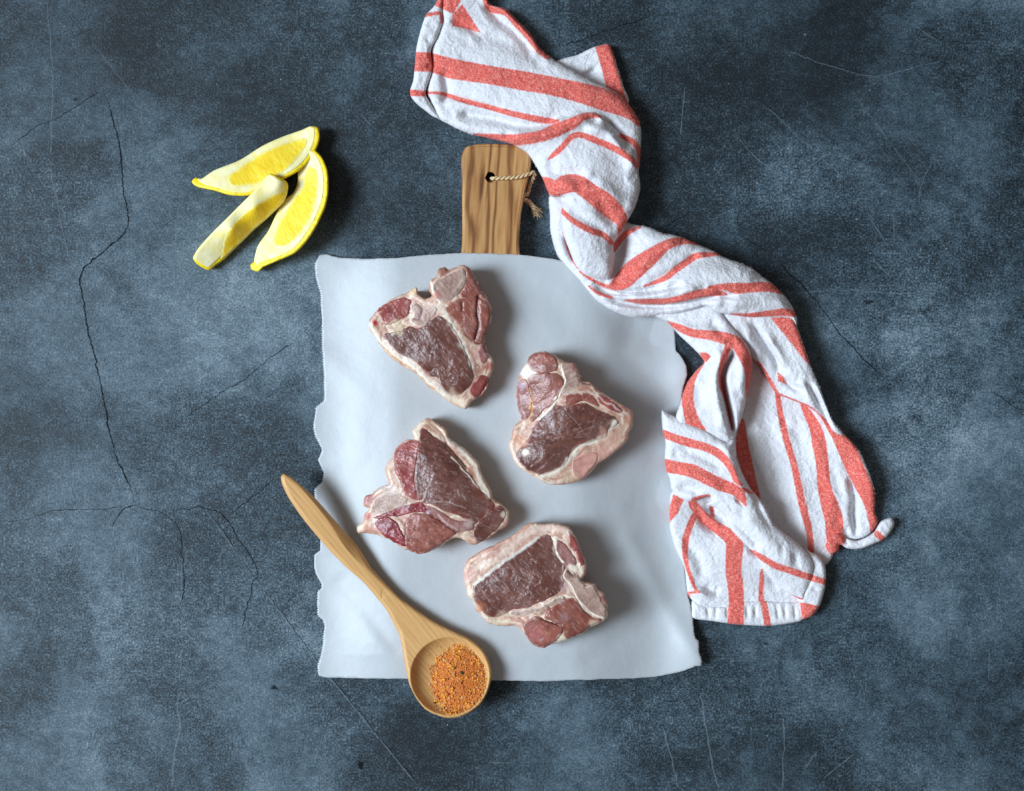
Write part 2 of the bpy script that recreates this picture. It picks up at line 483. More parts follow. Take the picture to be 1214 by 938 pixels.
# ------------------------------------------------------------------ tabletop
def tabletop():
    step = 5
    gx = np.arange(-260, 1475, step); gy = np.arange(-260, 1200, step)
    X, Y = np.meshgrid(gx, gy); p = np.stack([X.ravel(), Y.ravel()], 1).astype(float)
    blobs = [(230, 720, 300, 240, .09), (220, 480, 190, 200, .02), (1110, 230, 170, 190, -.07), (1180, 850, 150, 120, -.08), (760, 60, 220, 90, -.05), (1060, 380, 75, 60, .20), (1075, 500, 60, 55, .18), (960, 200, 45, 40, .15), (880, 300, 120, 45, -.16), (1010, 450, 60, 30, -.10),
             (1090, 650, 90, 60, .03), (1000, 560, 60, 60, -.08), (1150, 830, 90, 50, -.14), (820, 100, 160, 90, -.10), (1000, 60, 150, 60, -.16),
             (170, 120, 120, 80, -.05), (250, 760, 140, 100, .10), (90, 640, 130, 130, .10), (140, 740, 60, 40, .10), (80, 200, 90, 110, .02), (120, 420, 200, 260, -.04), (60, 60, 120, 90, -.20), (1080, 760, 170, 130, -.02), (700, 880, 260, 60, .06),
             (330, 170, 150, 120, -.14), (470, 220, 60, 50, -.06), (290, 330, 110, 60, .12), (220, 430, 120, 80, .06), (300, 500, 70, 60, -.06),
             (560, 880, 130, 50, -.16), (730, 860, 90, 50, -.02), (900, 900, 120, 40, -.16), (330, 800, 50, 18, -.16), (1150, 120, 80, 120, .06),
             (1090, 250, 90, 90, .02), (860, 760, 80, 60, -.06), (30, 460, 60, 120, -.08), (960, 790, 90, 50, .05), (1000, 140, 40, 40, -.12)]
    tone = np.zeros(len(p))  # paint blotches; the broad ones paint in light falloff, left brighter, corners darker
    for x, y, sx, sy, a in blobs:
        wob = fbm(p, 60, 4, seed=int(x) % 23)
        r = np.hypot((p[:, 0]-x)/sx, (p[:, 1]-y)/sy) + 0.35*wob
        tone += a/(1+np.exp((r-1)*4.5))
    v = np.stack([(p[:, 0]-607)*S, (469-p[:, 1])*S, np.zeros(len(p))], 1)
    nx, ny = len(gx), len(gy)
    i = (np.arange(ny-1)[:, None]*nx+np.arange(nx-1)[None]).ravel()
    f = np.stack([i, i+nx, i+nx+1, i+1], 1).tolist()
    # a slab: rim and underside
    rim = [r for r in range(nx)] + [nx-1+nx*r for r in range(1, ny)] + [nx*(ny-1)+r for r in range(nx-2, -1, -1)] + [nx*r for r in range(ny-2, 0, -1)]
    n0 = len(v); low = v[rim].copy(); low[:, 2] = -0.02
    v = np.vstack([v, low]); m = len(rim)
    for k in range(m):
        a, b = rim[k], rim[(k+1) % m]
        f.append((a, b, n0+(k+1) % m, n0+k))
    f.append(tuple(n0+k for k in range(m)))
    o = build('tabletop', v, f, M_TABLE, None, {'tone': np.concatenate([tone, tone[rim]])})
    o['kind'] = 'structure'
    o['label'] = 'cracked blue grey slate plaster tabletop with scratches'
    return o
TABLE = tabletop()

def ribbon(name, pts, width, mat, z=0.35, rough=1.6, seed=0):
    """a thin crack or scratch lying in the table skin"""
    L = catmull(pts, False, 1.6)
    r = np.random.default_rng(seed)
    n = len(L)
    jit = np.convolve(r.normal(0, rough, n+8), np.ones(4)/4, 'same')[4:4+n] + np.convolve(r.normal(0, rough*2.6, n+40), np.ones(14)/14, 'same')[20:20+n]
    T = np.gradient(L[:, :2], axis=0); T /= np.hypot(T[:, 0], T[:, 1])[:, None]+1e-9
    Nn = np.stack([-T[:, 1], T[:, 0]], 1)
    c = L[:, :2] + Nn*jit[:, None]
    w = width*(0.75+0.5*np.abs(np.convolve(r.normal(0, 1, n+8), np.ones(5)/5, 'same')[4:4+n]))
    taper = np.clip(np.minimum(np.arange(n), np.arange(n)[::-1])/(0.07*n+1), 0.45, 1); w *= taper
    offs = (-1.6, -.5, 0, .5, 1.6); core = (0.0, .62, 1.0, .62, 0.0)
    v = np.concatenate([W(c+Nn*(w*o)[:, None], z) for o in offs])
    f = []
    for k in range(4):
        for i in range(n-1): f.append((k*n+i, k*n+i+1, (k+1)*n+i+1, (k+1)*n+i))
    a = np.concatenate([np.full(n, cc)*(0.35+0.65*taper) for cc in core])
    return build(name, v, f, mat, TABLE, {'core': a})

cracks = [
 ([(122,105),(135,145),(144,185),(147,235),(151,272),(120,300),(96,327),(100,360),(105,395),(112,425),(122,467),(131,514),(142,554),(155,579),(159,598)], 1.5),
 ([(159,598),(145,606),(132,624)], 1.4), ([(159,598),(172,603),(190,606),(202,616),(212,629),(215,649),(218,669),(216,719)], 1.1),
 ([(202,605),(235,600),(255,605),(272,619),(282,641),(300,664),(306,681),(300,689),(295,709),(289,734),(285,754)], 1.1),
 ([(0,619),(30,617),(65,606),(105,604),(150,600)], .9), ([(120,108),(75,135),(42,152),(10,175)], .8),
 ([(350,405),(320,425),(295,445),(260,467),(215,500)], .8), ([(327,564),(300,589),(272,611)], .8),
 ([(922,310),(957,345),(992,390),(1022,425),(1047,445)], 1.3), ([(667,55),(717,37),(767,21)], 1.2),
 ([(1177,463),(1195,478),(1214,488)], 1.1), ([(780,272),(800,262),(822,250)], .9), ([(880,240),(878,275),(925,308)], .6),
 ([(640,150),(560,165),(500,160),(420,200)], .5), ([(1060,60),(1120,75),(1150,110)], .5), ([(1000,655),(1010,680),(1040,700)], .6),
 ([(246,606),(311,696),(376,783),(431,851),(502,938)], .7), ([(1100,440),(1090,470),(1060,500)], .5)]
for i, (p, w) in enumerate(cracks): ribbon('crack', p, w*(.66 if i < 4 else .62), M_CRACK, rough=1.0, seed=i+3)
scr = [([(243,604),(308,694),(373,781),(428,849),(499,936)], 1.3), ([(215,814),(210,839),(214,864),(207,889),(204,936)], 1.6),
       ([(55,0),(62,80),(60,190)], .9), ([(830,820),(838,870),(852,938)], 1.2), ([(785,860),(797,900),(806,938)], 1.0), ([(930,850),(928,938)], .9),
       ([(930,60),(1030,90),(1120,70)], .6), ([(900,350),(1010,345),(1120,352)], .6), ([(60,200),(80,300),(95,325)], .8), ([(1085,560),(1100,620),(1090,680)], .6),
       ([(215,660),(216,760),(213,810)], .8), ([(160,690),(230,760),(290,830)], .7), ([(870,160),(930,210),(985,180)], .6), ([(900,120),(960,175),(1010,220)], .5),
       ([(1110,180),(1090,240),(1125,300)], .6), ([(1130,480),(1128,540),(1140,580)], .8)]
for i, (p, w) in enumerate(scr): ribbon('scratch', p, w, M_SCRATCH, 0.2, 0.8 if i else 0.2, seed=i+60)

rs = np.random.default_rng(9)
for i in range(46):
    x, y = rs.uniform(20, 1194), rs.uniform(15, 923); l = rs.uniform(14, 60)
    if 360 < x < 850 and 150 < y < 820: continue
    a = rs.choice([1.57, 1.5, 0.05, 0.85, 2.3])+rs.normal(0, .12)
    d = np.array([math.cos(a), math.sin(a)])*l/2
    ribbon('scratch', [(x-d[0], y-d[1]), (x, y+rs.normal(0, .6)), (x+d[0], y+d[1])], rs.uniform(.45, .8), M_SCRATCH, 0.2, 0.15, seed=500+i)
def chip(x, y, rx, ry, seed):
    r = np.random.default_rng(seed); n = 22
    a = np.linspace(0, 2*np.pi, n, endpoint=False)
    rad = 1+0.35*np.convolve(np.tile(r.normal(0, 1, n), 3), np.ones(3)/3, 'same')[n:2*n]
    ring = np.stack([x+rx*rad*np.cos(a), y+ry*rad*np.sin(a)], 1)
    v = np.vstack([W([(x, y)], 0.3), W((ring+np.array([x, y]))/2, 0.3), W(ring, 0.3)])
    f = [(0, 1+(k+1) % n, 1+k) for k in range(n)]+[(1+k, 1+(k+1) % n, 1+n+(k+1) % n, 1+n+k) for k in range(n)]
    build('chip', v, f, M_CRACK, TABLE, {'core': np.concatenate([[0.62], np.full(n, .5), np.zeros(n)])})
for i, c in enumerate([(1085,495,16,8),(1092,368,18,7),(1030,358,14,4),(1102,380,10,6),(907,763,5,3),(325,815,6,4),(971,425,3,2),(90,118,4,3),(428,908,4,8),(900,470,3,2),(300,826,5,3)]):
    chip(*c, 200+i)
def crumb(x, y, r, seed, z=0):
    g = np.random.default_rng(seed)
    oc = np.array([(1,0,0),(-1,0,0),(0,1,0),(0,-1,0),(0,0,1),(0,0,-1)], float)*g.uniform(.6, 1.2, (6, 1))
    F = [(0,2,4),(2,1,4),(1,3,4),(3,0,4),(2,0,5),(1,2,5),(3,1,5),(0,3,5)]
    base = W([(x, y)], z)[0]
    v = oc*r*S; v[:, 2] -= v[:, 2].min()
    o = build('crumb', v, F, M_CRUMB, None, smooth=False, origin=tuple(base+np.array([0, 0, 0.0002])))
    return o

# ------------------------------------------------------------------ cutting board
BT = 24.0           # board thickness in pixel units (1.3 cm)
board_o = empty('cutting_board', tuple(W([(580, 540)], 0)[0]), 'olive wood cutting board with drilled handle, lying under the white paper', 'cutting board')
def board():
    half = [(479,345),(490,326),(510,319),(536,317),(546.5,300),(548,262),(547.5,225),(546.5,190),(551,176),(563,171.5),(585,170.5),(610,172),(622,175),(629,184),(629,200),(622,230),(617,262),(616,298),(626,316),(645,320),(660,328),(674,345),(676,560),(673,752),(662,768),(580,771),(492,768),(480,752),(478,560)]
    O = catmull(half, True, 2.0)
    # bevelled slab with a through hole: rings from the middle of the edge to the top
    hole = np.array([(581.5+5.8*math.cos(t), 210+5.8*math.sin(t)) for t in np.linspace(0, 2*np.pi, 28, endpoint=False)])
    n = len(O); m = len(hole)
    def inset(P, d):
        T = np.roll(P, -1, 0)-np.roll(P, 1, 0); T /= np.hypot(T[:, 0], T[:, 1])[:, None]
        N = np.stack([T[:, 1], -T[:, 0]], 1)
        q = P+N*d
        if inside(q[:1], P)[0] == (d > 0): return q
        return P-N*d
    levels = [(2.0, 0), (0.4, 1.5), (0, 4), (0, BT-3.5), (.35, BT-1.6), (.9, BT-.7), (1.7, BT-.22), (2.6, BT-.04), (3.4, BT)]
    v = []; f = []
    for dd, z in levels: v.append(W(inset(O, dd) if dd else O, z))
    for k in range(len(levels)-1):
        for i in range(n):
            j = (i+1) % n; f.append((k*n+i, k*n+j, (k+1)*n+j, (k+1)*n+i))
    base = len(levels)*n
    hz = [(0, 0), (0, BT-2), (.6, BT-.6), (1.4, BT)]
    for dd, z in hz: v.append(W((hole-np.array([581.5, 210]))*(1+dd/5.8)+np.array([581.5, 210]), z))
    for k in range(3):
        for i in range(m):
            j = (i+1) % m; f.append((base+k*m+j, base+k*m+i, base+(k+1)*m+i, base+(k+1)*m+j))
    V = np.vstack(v)
    # caps by constrained triangulation between outer and hole rings
    for lvl_o, lvl_h, up in ((len(levels)-1, 3, True), (0, 0, False)):
        io = list(range(lvl_o*n, lvl_o*n+n)); ih = list(range(base+lvl_h*m, base+lvl_h*m+m))
        ids = io+ih
        P2 = [Vector((V[i][0], V[i][1])) for i in ids]
        ed = [(i, (i+1) % n) for i in range(n)]+[(n+i, n+(i+1) % m) for i in range(m)]
        r = delaunay_2d_cdt(P2, ed, [], 1, 1e-7)
        for t in r[2]:
            orig = [r[3][q][0] if r[3][q] else None for q in t]
            if None in orig: continue
            c = sum((P2[q] for q in orig), Vector((0, 0)))/3
            hc = W([(581.5, 210)], BT)[0]
            if (c-Vector((hc[0], hc[1]))).length < 5.5*S: continue
            tri = [ids[q] for q in orig]
            a, b, c3 = (P2[q] for q in orig)
            ccw = (b-a).cross(c3-a) > 0
            f.append(tuple(tri if ccw == up else tri[::-1]))
    o = build('board_body', V, f, M_OLIVE, board_o, smooth=False)
    me = o.data
    nsm = (len(levels)-1)*n+3*m
    me.polygons.foreach_set('use_smooth', [i < nsm for i in range(len(me.polygons))])
board()

def tube_mesh(pts3, rad, sides=8):
    P = np.asarray(pts3, float); n = len(P)
    T = np.gradient(P, axis=0); T /= np.linalg.norm(T, axis=1)[:, None]+1e-12
    up = np.array([0, 0, 1.0]); v = []
    rad = np.broadcast_to(rad, (n,))
    for i in range(n):
        a = np.cross(T[i], up); l = np.linalg.norm(a)
        a = a/l if l > 1e-4 else np.array([1.0, 0, 0]); b = np.cross(a, T[i])
        for k in range(sides):
            t = 2*math.pi*k/sides
            v.append(P[i]+rad[i]*(math.cos(t)*a+math.sin(t)*b))
    f = []
    for i in range(n-1):
        for k in range(sides):
            j = (k+1) % sides
            f.append((i*sides+k, i*sides+j, (i+1)*sides+j, (i+1)*sides+k))
    f.append(tuple(range(sides))[::-1]); f.append(tuple((n-1)*sides+k for k in range(sides)))
    return np.array(v), f
def join(parts):
    vs, fs, o = [], [], 0
    for v, f in parts:
        vs.append(v); fs += [tuple(i+o for i in q) for q in f]; o += len(v)
    return np.vstack(vs), fs
def smooth3(pts, step):
    P = np.asarray(pts, float)
    q = catmull(P, False, step)
    return q
def rope(center_px, rad_px, turns_per_px, strand_r):
    C = smooth3(center_px, 0.8)
    c = W(C[:, :2], C[:, 2])
    T = np.gradient(c, axis=0); T /= np.linalg.norm(T, axis=1)[:, None]
    s = np.concatenate([[0], np.cumsum(np.linalg.norm(np.diff(c, axis=0), axis=1))])/S
    parts = []
    for k in range(2):
        a = np.cross(T, [0, 0, 1.0]); a /= np.linalg.norm(a, axis=1)[:, None]+1e-9
        b = np.cross(a, T)
        ph = s*turns_per_px*2*np.pi + k*np.pi
        parts.append(tube_mesh(c+rad_px*S*(np.cos(ph)[:, None]*a+np.sin(ph)[:, None]*b), strand_r*S, 7))
    return join(parts)
v, f = rope([(582,212,14),(583,212,22),(586,211.5,26),(596,211,27.5),(608,210.5,28),(618,209,28),(626,206.5,28),(632,204.5,26),(634,206,23),(632,212,17),(628,221,11),(626,230,8)], 1.25, 1/11.0, 1.3)
cord = build('cord', v, f, M_TWINE, board_o)
# frayed knot end
def fray():
    r = np.random.default_rng(5); parts = []
    C = [(621,231,8),(624,236,9),(629,242,9),(634,248,8),(639,256,6)]
    vv, ff = rope([(626,230,9),(620,231,11),(620,236,10),(625,238,9),(630,243,8),(634,248,8)], 1.5, 1/8, 1.6); parts.append((vv, ff))
    for k in range(46):
        o = r.normal(0, 1.3, 2); sp = r.normal(0, 3.0, 2)
        pts = np.array([(627+o[0], 239+o[1], 8+r.normal(0, 1.2)), (632+o[0]+sp[0]*.35, 246+o[1]+sp[1]*.3, 7.5+r.normal(0, 1.4)), (638+sp[0]+r.normal(0, 1), 254+sp[1]*.8+r.normal(0, 2), max(1.0, 6+r.normal(0, 2)))])
        q = catmull(pts, False, 1.5); parts.append(tube_mesh(W(q[:, :2], q[:, 2]), 0.26*S, 4))
    for k in range(40):
        p0 = np.array([r.uniform(590, 632), 0]); p0[1] = 211.5-(p0[0]-586)*.13
        a = r.uniform(0, 6.28); l = r.uniform(2, 4.5)
        pts = np.array([(p0[0], p0[1], 28), (p0[0]+l*.5*math.cos(a), p0[1]+l*.5*math.sin(a), 29.5), (p0[0]+l*math.cos(a), p0[1]+l*math.sin(a), 29)])
        parts.append(tube_mesh(W(pts[:, :2], pts[:, 2]), 0.11*S, 3))
    return join(parts)
v, f = fray(); build('frayed_end', v, f, M_TWINE, cord)

# ------------------------------------------------------------------ paper
PAPER_FOLDS = [([(376,640),(420,700),(440,760)], 1.6, 16), ([(405,690),(470,770)], -1.2, 9), ([(760,330),(740,420),(790,470)], -1.8, 14), ([(690,330),(720,400)], 1.2, 16), ([(745,640),(790,720),(826,782)], 2.0, 12), ([(700,780),(760,740),(812,700)], -1.4, 14), ([(385,420),(430,470),(425,540)], 1.0, 14), ([(600,318),(650,350),(700,420)], -.8, 14), ([(770,500),(740,600),(770,680)], 1.4, 18)]
def paper_z(p):
    sd = np.maximum(432-p[:, 0], p[:, 0]-722)
    # falls off the board edge towards the table
    xr = p[:, 0] > 579
    run = np.where(xr, 76.0, 58.0)
    t = np.clip((sd+46)/(run+46), 0, 1)
    z = (BT+1.4) - (BT-0.6)*(t*t*(3-2*t))
    low = np.clip((p[:, 1]-776)/34, 0, 1); up = np.clip((322-p[:, 1])/24, 0, 1)
    z = z-np.maximum(low*6, up*1.0)*np.clip(z/BT, 0, 1)
    # corner that lifts, and the soft cockles along the right side
    z += 11*np.exp(-(((p[:, 0]-826)/34)**2+((p[:, 1]-772)/44)**2))
    z += 5.0*np.exp(-(((p[:, 0]-812)/20)**2+((p[:, 1]-440)/26)**2))-2.5*np.exp(-(((p[:, 0]-770)/22)**2+((p[:, 1]-405)/16)**2))
    edge = np.clip((sd+30)/60, 0, 1)
    z += edge*(1.6*np.sin(p[:, 1]/31+p[:, 0]/70)+1.2*np.sin(p[:, 1]/17+1.3))*np.where(xr, 1.0, .55)
    z += 2.5*np.exp(-(((p[:, 0]-388)/24)**2+((p[:, 1]-312)/18)**2))
    for L, amp, sg in PAPER_FOLDS:
        d, _ = seg_dist(p, np.array(L, float)); z = z+amp*np.exp(-(d/sg)**2)
    return np.maximum(z, 1.0)
def paper():
    top = [(379,303),(387,301.5),(405,306),(425,307),(470,306),(525,301),(559,300),(616,302),(655,307),(690,313),(730,322),(770,336),(797,352)]
    right = [(799,372),(800,393),(801,416),(808,423),(813.6,433),(814.6,444),(810,460),(807,480),(806,520),(810,560),(812,610),(810,660),(814,696),(821.6,733),(823,750),(824,757),(828,760),(829,774),(832,784),(832,789.6)]
    bot = [(825,790),(812,795),(796,799),(772,803),(740,804.5),(700,806),(640,807.5),(583,807),(480,805),(420,804),(385,803),(378,801)]
    left = [(376.5,790),(381.6,773),(384.5,742),(383,735),(377,730),(376,715),(377,701),(382,697),(381,692),(374.5,681),(372.5,668),(373,658),(380,653),(380,640),(374,625),(373,600),(373,580),(381.6,571.5),(384,560),(377,546),(382,534.6),(374,517),(371.6,509),(373,495),(374.5,483),(384,475),(384.5,448),(383,428),(382,411),(381.6,376),(380,347.5),(374.5,330),(373.6,313)]
    allp = top+right+bot+left
    A = np.array(allp, float); B = np.roll(A, -1, 0); O = []
    for a, b in zip(A, B):                      # mostly straight runs keep the torn points crisp
        m = max(1, int(np.hypot(*(b-a))/.9)); O.append(a+(b-a)*(np.arange(m)/m)[:, None])
    O = np.vstack(O); n = len(O)
    O = .5*O+.25*(np.roll(O, 1, 0)+np.roll(O, -1, 0)); O = O+np.stack([fbm(O, 9, 3, 3), fbm(O, 9, 3, 6)], 1)*.5
    T = np.roll(O, -1, 0)-np.roll(O, 1, 0); T /= np.hypot(T[:, 0], T[:, 1])[:, None]+1e-9
    Nn = np.stack([-T[:, 1], T[:, 0]], 1)
    side = ((O[:, 0] < 386) & (O[:, 1] > 310) & (O[:, 1] < 799)) | ((O[:, 0] > 797) & (O[:, 1] > 350) & (O[:, 1] < 786))
    saw = (np.arange(n) % 3 == 0)*1.5-0.5
    gate = 0.35+0.65*(fbm(O, 30, 2, 5) > -0.1)
    O = O+Nn*(saw*side*gate)[:, None]
    stains = [(590,410,30,40,.08),(740,520,30,40,.08),(600,590,24,40,.08),(725,690,22,40,.08),(440,480,40,20,.05),(560,455,26,14,.07),(505,620,60,18,.05),(640,700,50,60,.04),(700,560,26,20,.05),(500,560,70,50,.04),(520,470,40,10,.06),(650,760,50,10,.05)]
    P = Patch(O, 2.2, lambda p, d: paper_z(p)+0.25*fbm(p, 40, 3, 2), edge_r=1, edge_drop=0, skirt=0.2, inset=0, rings=1, smooth_step=0)
    st = np.zeros(len(P.px))
    for x, y, a, b, s in stains: st += s*np.exp(-(((P.px[:, 0]-x)/a)**2+((P.px[:, 1]-y)/b)**2))
    st = np.clip(st*(1+.8*fbm(P.px, 14, 3, 8)), 0, .5)
    o = build('parchment_sheet', P.verts, P.faces, M_PAPER, None, {'stain': st[P.src]}, origin=tuple(W([(580, 555)], BT)[0]))
    tag(o, 'sheet of white parchment paper with torn serrated sides draped over the board', 'paper')
    return o
paper()

# ------------------------------------------------------------------ lamb chops
PAL = {
 'fat':   [lin(210,176,152), lin(194,150,128), lin(164,110,92)],
 'loin':  [lin(100,57,48), lin(122,77,66), lin(76,39,34)],
 'tender':[lin(144,82,69), lin(164,100,85), lin(116,60,50)],
 'red':   [lin(144,62,58), lin(166,90,82), lin(108,40,42)],
 'deep':  [lin(128,34,42), lin(150,56,60), lin(88,22,30)],
 'pink':  [lin(206,148,134), lin(214,164,148), lin(188,122,112)],
 'bone':  [lin(176,142,128), lin(196,166,150), lin(144,108,100)],
 'mauve': [lin(150,104,102), lin(174,126,118), lin(122,78,80)],
}
def colour(kind, p, d, seed, ang):
    A, B, C = PAL[kind]
    n1 = fbm(p, 26, 4, seed); n2 = fbm(p, 5, 3, seed+5)
    n3 = fbm(p, 7, 3, seed+9, 0.45, 2.2, ang)
    t = np.clip(.5+.55*n1+.35*n2, 0, 1)[:, None]
    c = A*(1-t)+B*t
    s = np.clip(.15+.5*n3+.25*n1, 0, 1)[:, None]
    c = c*(1-s)+C*s
    if kind == 'bone':
        rim = np.clip(1.25-d/1.9, 0, 1)[:, None]
        c = c*(1-rim)+lin(234,216,198)*rim
        por = (fbm(p, 2.4, 2, seed+2) > .45)[:, None]*.35*(1-rim)
        c = c*(1-por)+lin(120,80,80)*por
    elif kind in ('loin', 'tender', 'mauve'):
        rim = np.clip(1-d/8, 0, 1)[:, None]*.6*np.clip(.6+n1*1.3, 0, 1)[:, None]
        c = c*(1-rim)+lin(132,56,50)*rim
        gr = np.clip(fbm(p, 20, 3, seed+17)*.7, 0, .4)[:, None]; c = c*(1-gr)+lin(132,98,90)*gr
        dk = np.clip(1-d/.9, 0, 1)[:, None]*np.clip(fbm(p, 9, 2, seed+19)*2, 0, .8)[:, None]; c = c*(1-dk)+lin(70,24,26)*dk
        sp = np.clip((fbm(p, 3.0, 2, seed+7, .5, 1.6, ang)-.55)*1.6, 0, .3)[:, None]
        c = c*(1-sp)+lin(190,160,155)*sp
    return c

def chop(label, base, sc, outline, parts, lines, spots, ctrl, ang, seed, group='raw lamb chops laid on the paper'):
    zz = lambda pts: [(base[0]+q[0]/sc, base[1]+q[1]/sc)+tuple(q[2:]) for q in pts]
    O = np.array(zz(outline)); cen = O.mean(0)
    z0 = BT+1.9
    root = empty('lamb_chop', tuple(W([cen], z0)[0]), label, 'lamb chop', group)
    ctl = rbf(zz(ctrl), 10)
    Oc = catmull(O, True, 0.9)
    Tn = np.roll(Oc, -1, 0)-np.roll(Oc, 1, 0); Tn /= np.hypot(Tn[:, 0], Tn[:, 1])[:, None]+1e-9
    Oc = Oc+np.stack([-Tn[:, 1], Tn[:, 0]], 1)*(fbm(Oc, 7, 3, seed)*.9)[:, None]
    Ls = [(np.array(catmull(zz(l[0]), False, 2.0)), l[1]/sc, l[2], l[3]) for l in lines]
    polys = []
    for q in parts:
        Q = catmull(zz(q[1]), True, 0.8); t = np.roll(Q, -1, 0)-np.roll(Q, 1, 0); t /= np.hypot(t[:, 0], t[:, 1])[:, None]+1e-9
        g = np.stack([t[:, 1], -t[:, 0]], 1); sgn = 1 if (Q[:, 0]*np.roll(Q[:, 1], -1)-np.roll(Q[:, 0], -1)*Q[:, 1]).sum() > 0 else -1
        polys.append(Q+g*sgn*(1.0 if q[2] == 'bone' else 1.9))
    def topz(p):
        z = z0+ctl(p)+fbm(p, 12, 3, seed+3)*.6+fbm(p, 30, 2, seed+4)*1.3
        for L, w, kind, dep in Ls:
            if dep: 
                dd, _ = seg_dist(p, L); z = z+(dep*.45 if dep > 0 else dep)*np.exp(-(dd/(w*.8+.5))**2)
        return z
    def finish(p, d, c, base_kind):
        for L, w, kind, dep in Ls:
            if kind is None: continue
            dd, _ = seg_dist(p, L)
            pw = p+np.stack([fbm(p, 9, 2, seed+31), fbm(p, 9, 2, seed+33)], 1)*1.3
            dd, _ = seg_dist(pw, L)
            k = np.clip(1.15-dd/(w*.5*(1+.5*fbm(p, 6, 2, seed+1))+.15), 0, 1)[:, None]*(.5 if w < 1.3 else .85)
            c = c*(1-k)+np.asarray(kind)*k
        for x, y, r, col, amt in spots:
            q = np.array([base[0]+x/sc, base[1]+y/sc])
            k = np.exp(-(np.hypot(p[:, 0]-q[0], p[:, 1]-q[1])*(1+.35*fbm(p, 8, 2, seed+6))/(r/sc))**4)[:, None]*amt
            c = c*(1-k)+np.asarray(col)*k
        return c
    B = Patch(Oc, 0.95, lambda p, d: topz(p)+fbm(p, 6, 2, seed+8)*.3, edge_r=5, edge_drop=4.5, skirt=22, inset=.12, rings=4, smooth_step=0, floor=z0)
    # outline of the flesh inside the fat: seam stays white, outer rim goes pinker and waxier
    c = colour('fat', B.px, B.d, seed, ang)
    dm = np.full(len(B.px), 99.0)
    for q in polys: dm = np.minimum(dm, seg_dist(B.px, q, True)[0])
    k = np.exp(-(dm/2.2)**2)[:, None]*.4
    c = c*(1-k)+lin(230,210,192)*k
    idx = nearest(B.px, Oc)
    lay = vnoise(B.d/1.5+fbm(B.px, 12, 2, seed+15), idx/16.0, seed+16)
    k = np.clip((lay-.5)*2.4, 0, 1)[:, None]*.75; c = c*(1-k)+lin(182,120,104)*k
    k = np.clip((.36-lay)*3, 0, 1)[:, None]*.8; c = c*(1-k)+lin(240,226,206)*k
    k = np.clip(fbm(B.px, 16, 3, seed+12)-.2, 0, 1)[:, None]*.9
    c = c*(1-k)+lin(196,138,122)*k
    k = np.clip(1-B.d/3.0, 0, 1)[:, None]*np.clip(fbm(B.px, 14, 2, seed+14)+.3, 0, .7)[:, None]
    c = c*(1-k)+lin(206,150,112)*k
    c = finish(B.px, B.d, c, 'fat')
    body = build('fat', B.verts, B.faces, M_FAT, root, {'Col': c[B.src]})
    for (nm, poly, kind, bulge, *lab), Q in zip(parts, polys):
        def zf(p, d, bulge=bulge):
            dO, _ = seg_dist(p, Oc, True)
            t = np.clip(dO/5, 0, 1)
            return topz(p)-4.5*(1-np.sqrt(1-(1-t)**2))+bulge+fbm(p, 4, 2, seed+21, .5, 2, ang)*.16
        tn = np.roll(Q, -1, 0)-np.roll(Q, 1, 0); tn /= np.hypot(tn[:, 0], tn[:, 1])[:, None]+1e-9
        Qj = Q+np.stack([-tn[:, 1], tn[:, 0]], 1)*(fbm(Q, 6, 3, seed+len(nm))*.9+fbm(Q, 16, 2, seed+len(nm)+2)*1.0)[:, None]
        Pp = Patch(Qj, 0.95, zf, edge_r=2.6, edge_drop=bulge+.75, skirt=3, inset=0, rings=1, smooth_step=0)
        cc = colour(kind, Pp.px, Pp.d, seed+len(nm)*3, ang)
        if kind != 'bone':
            k = np.clip(1-Pp.d/2.2+.6*fbm(Pp.px, 3.5, 2, seed+41), 0, 1)[:, None]*.6
            cc = cc*(1-k)+(lin(196,146,132)*.6+cc*.4)*k
        cc = finish(Pp.px, Pp.d, cc, kind)
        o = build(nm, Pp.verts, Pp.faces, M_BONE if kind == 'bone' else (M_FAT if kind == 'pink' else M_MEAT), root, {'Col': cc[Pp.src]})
    return root

VEIN = lin(176,150,142); DARK = lin(58,20,24); CREAM = lin(242,232,214); GRIST = lin(206,184,172); OCHRE = lin(206,150,96); RED = lin(178,34,44)
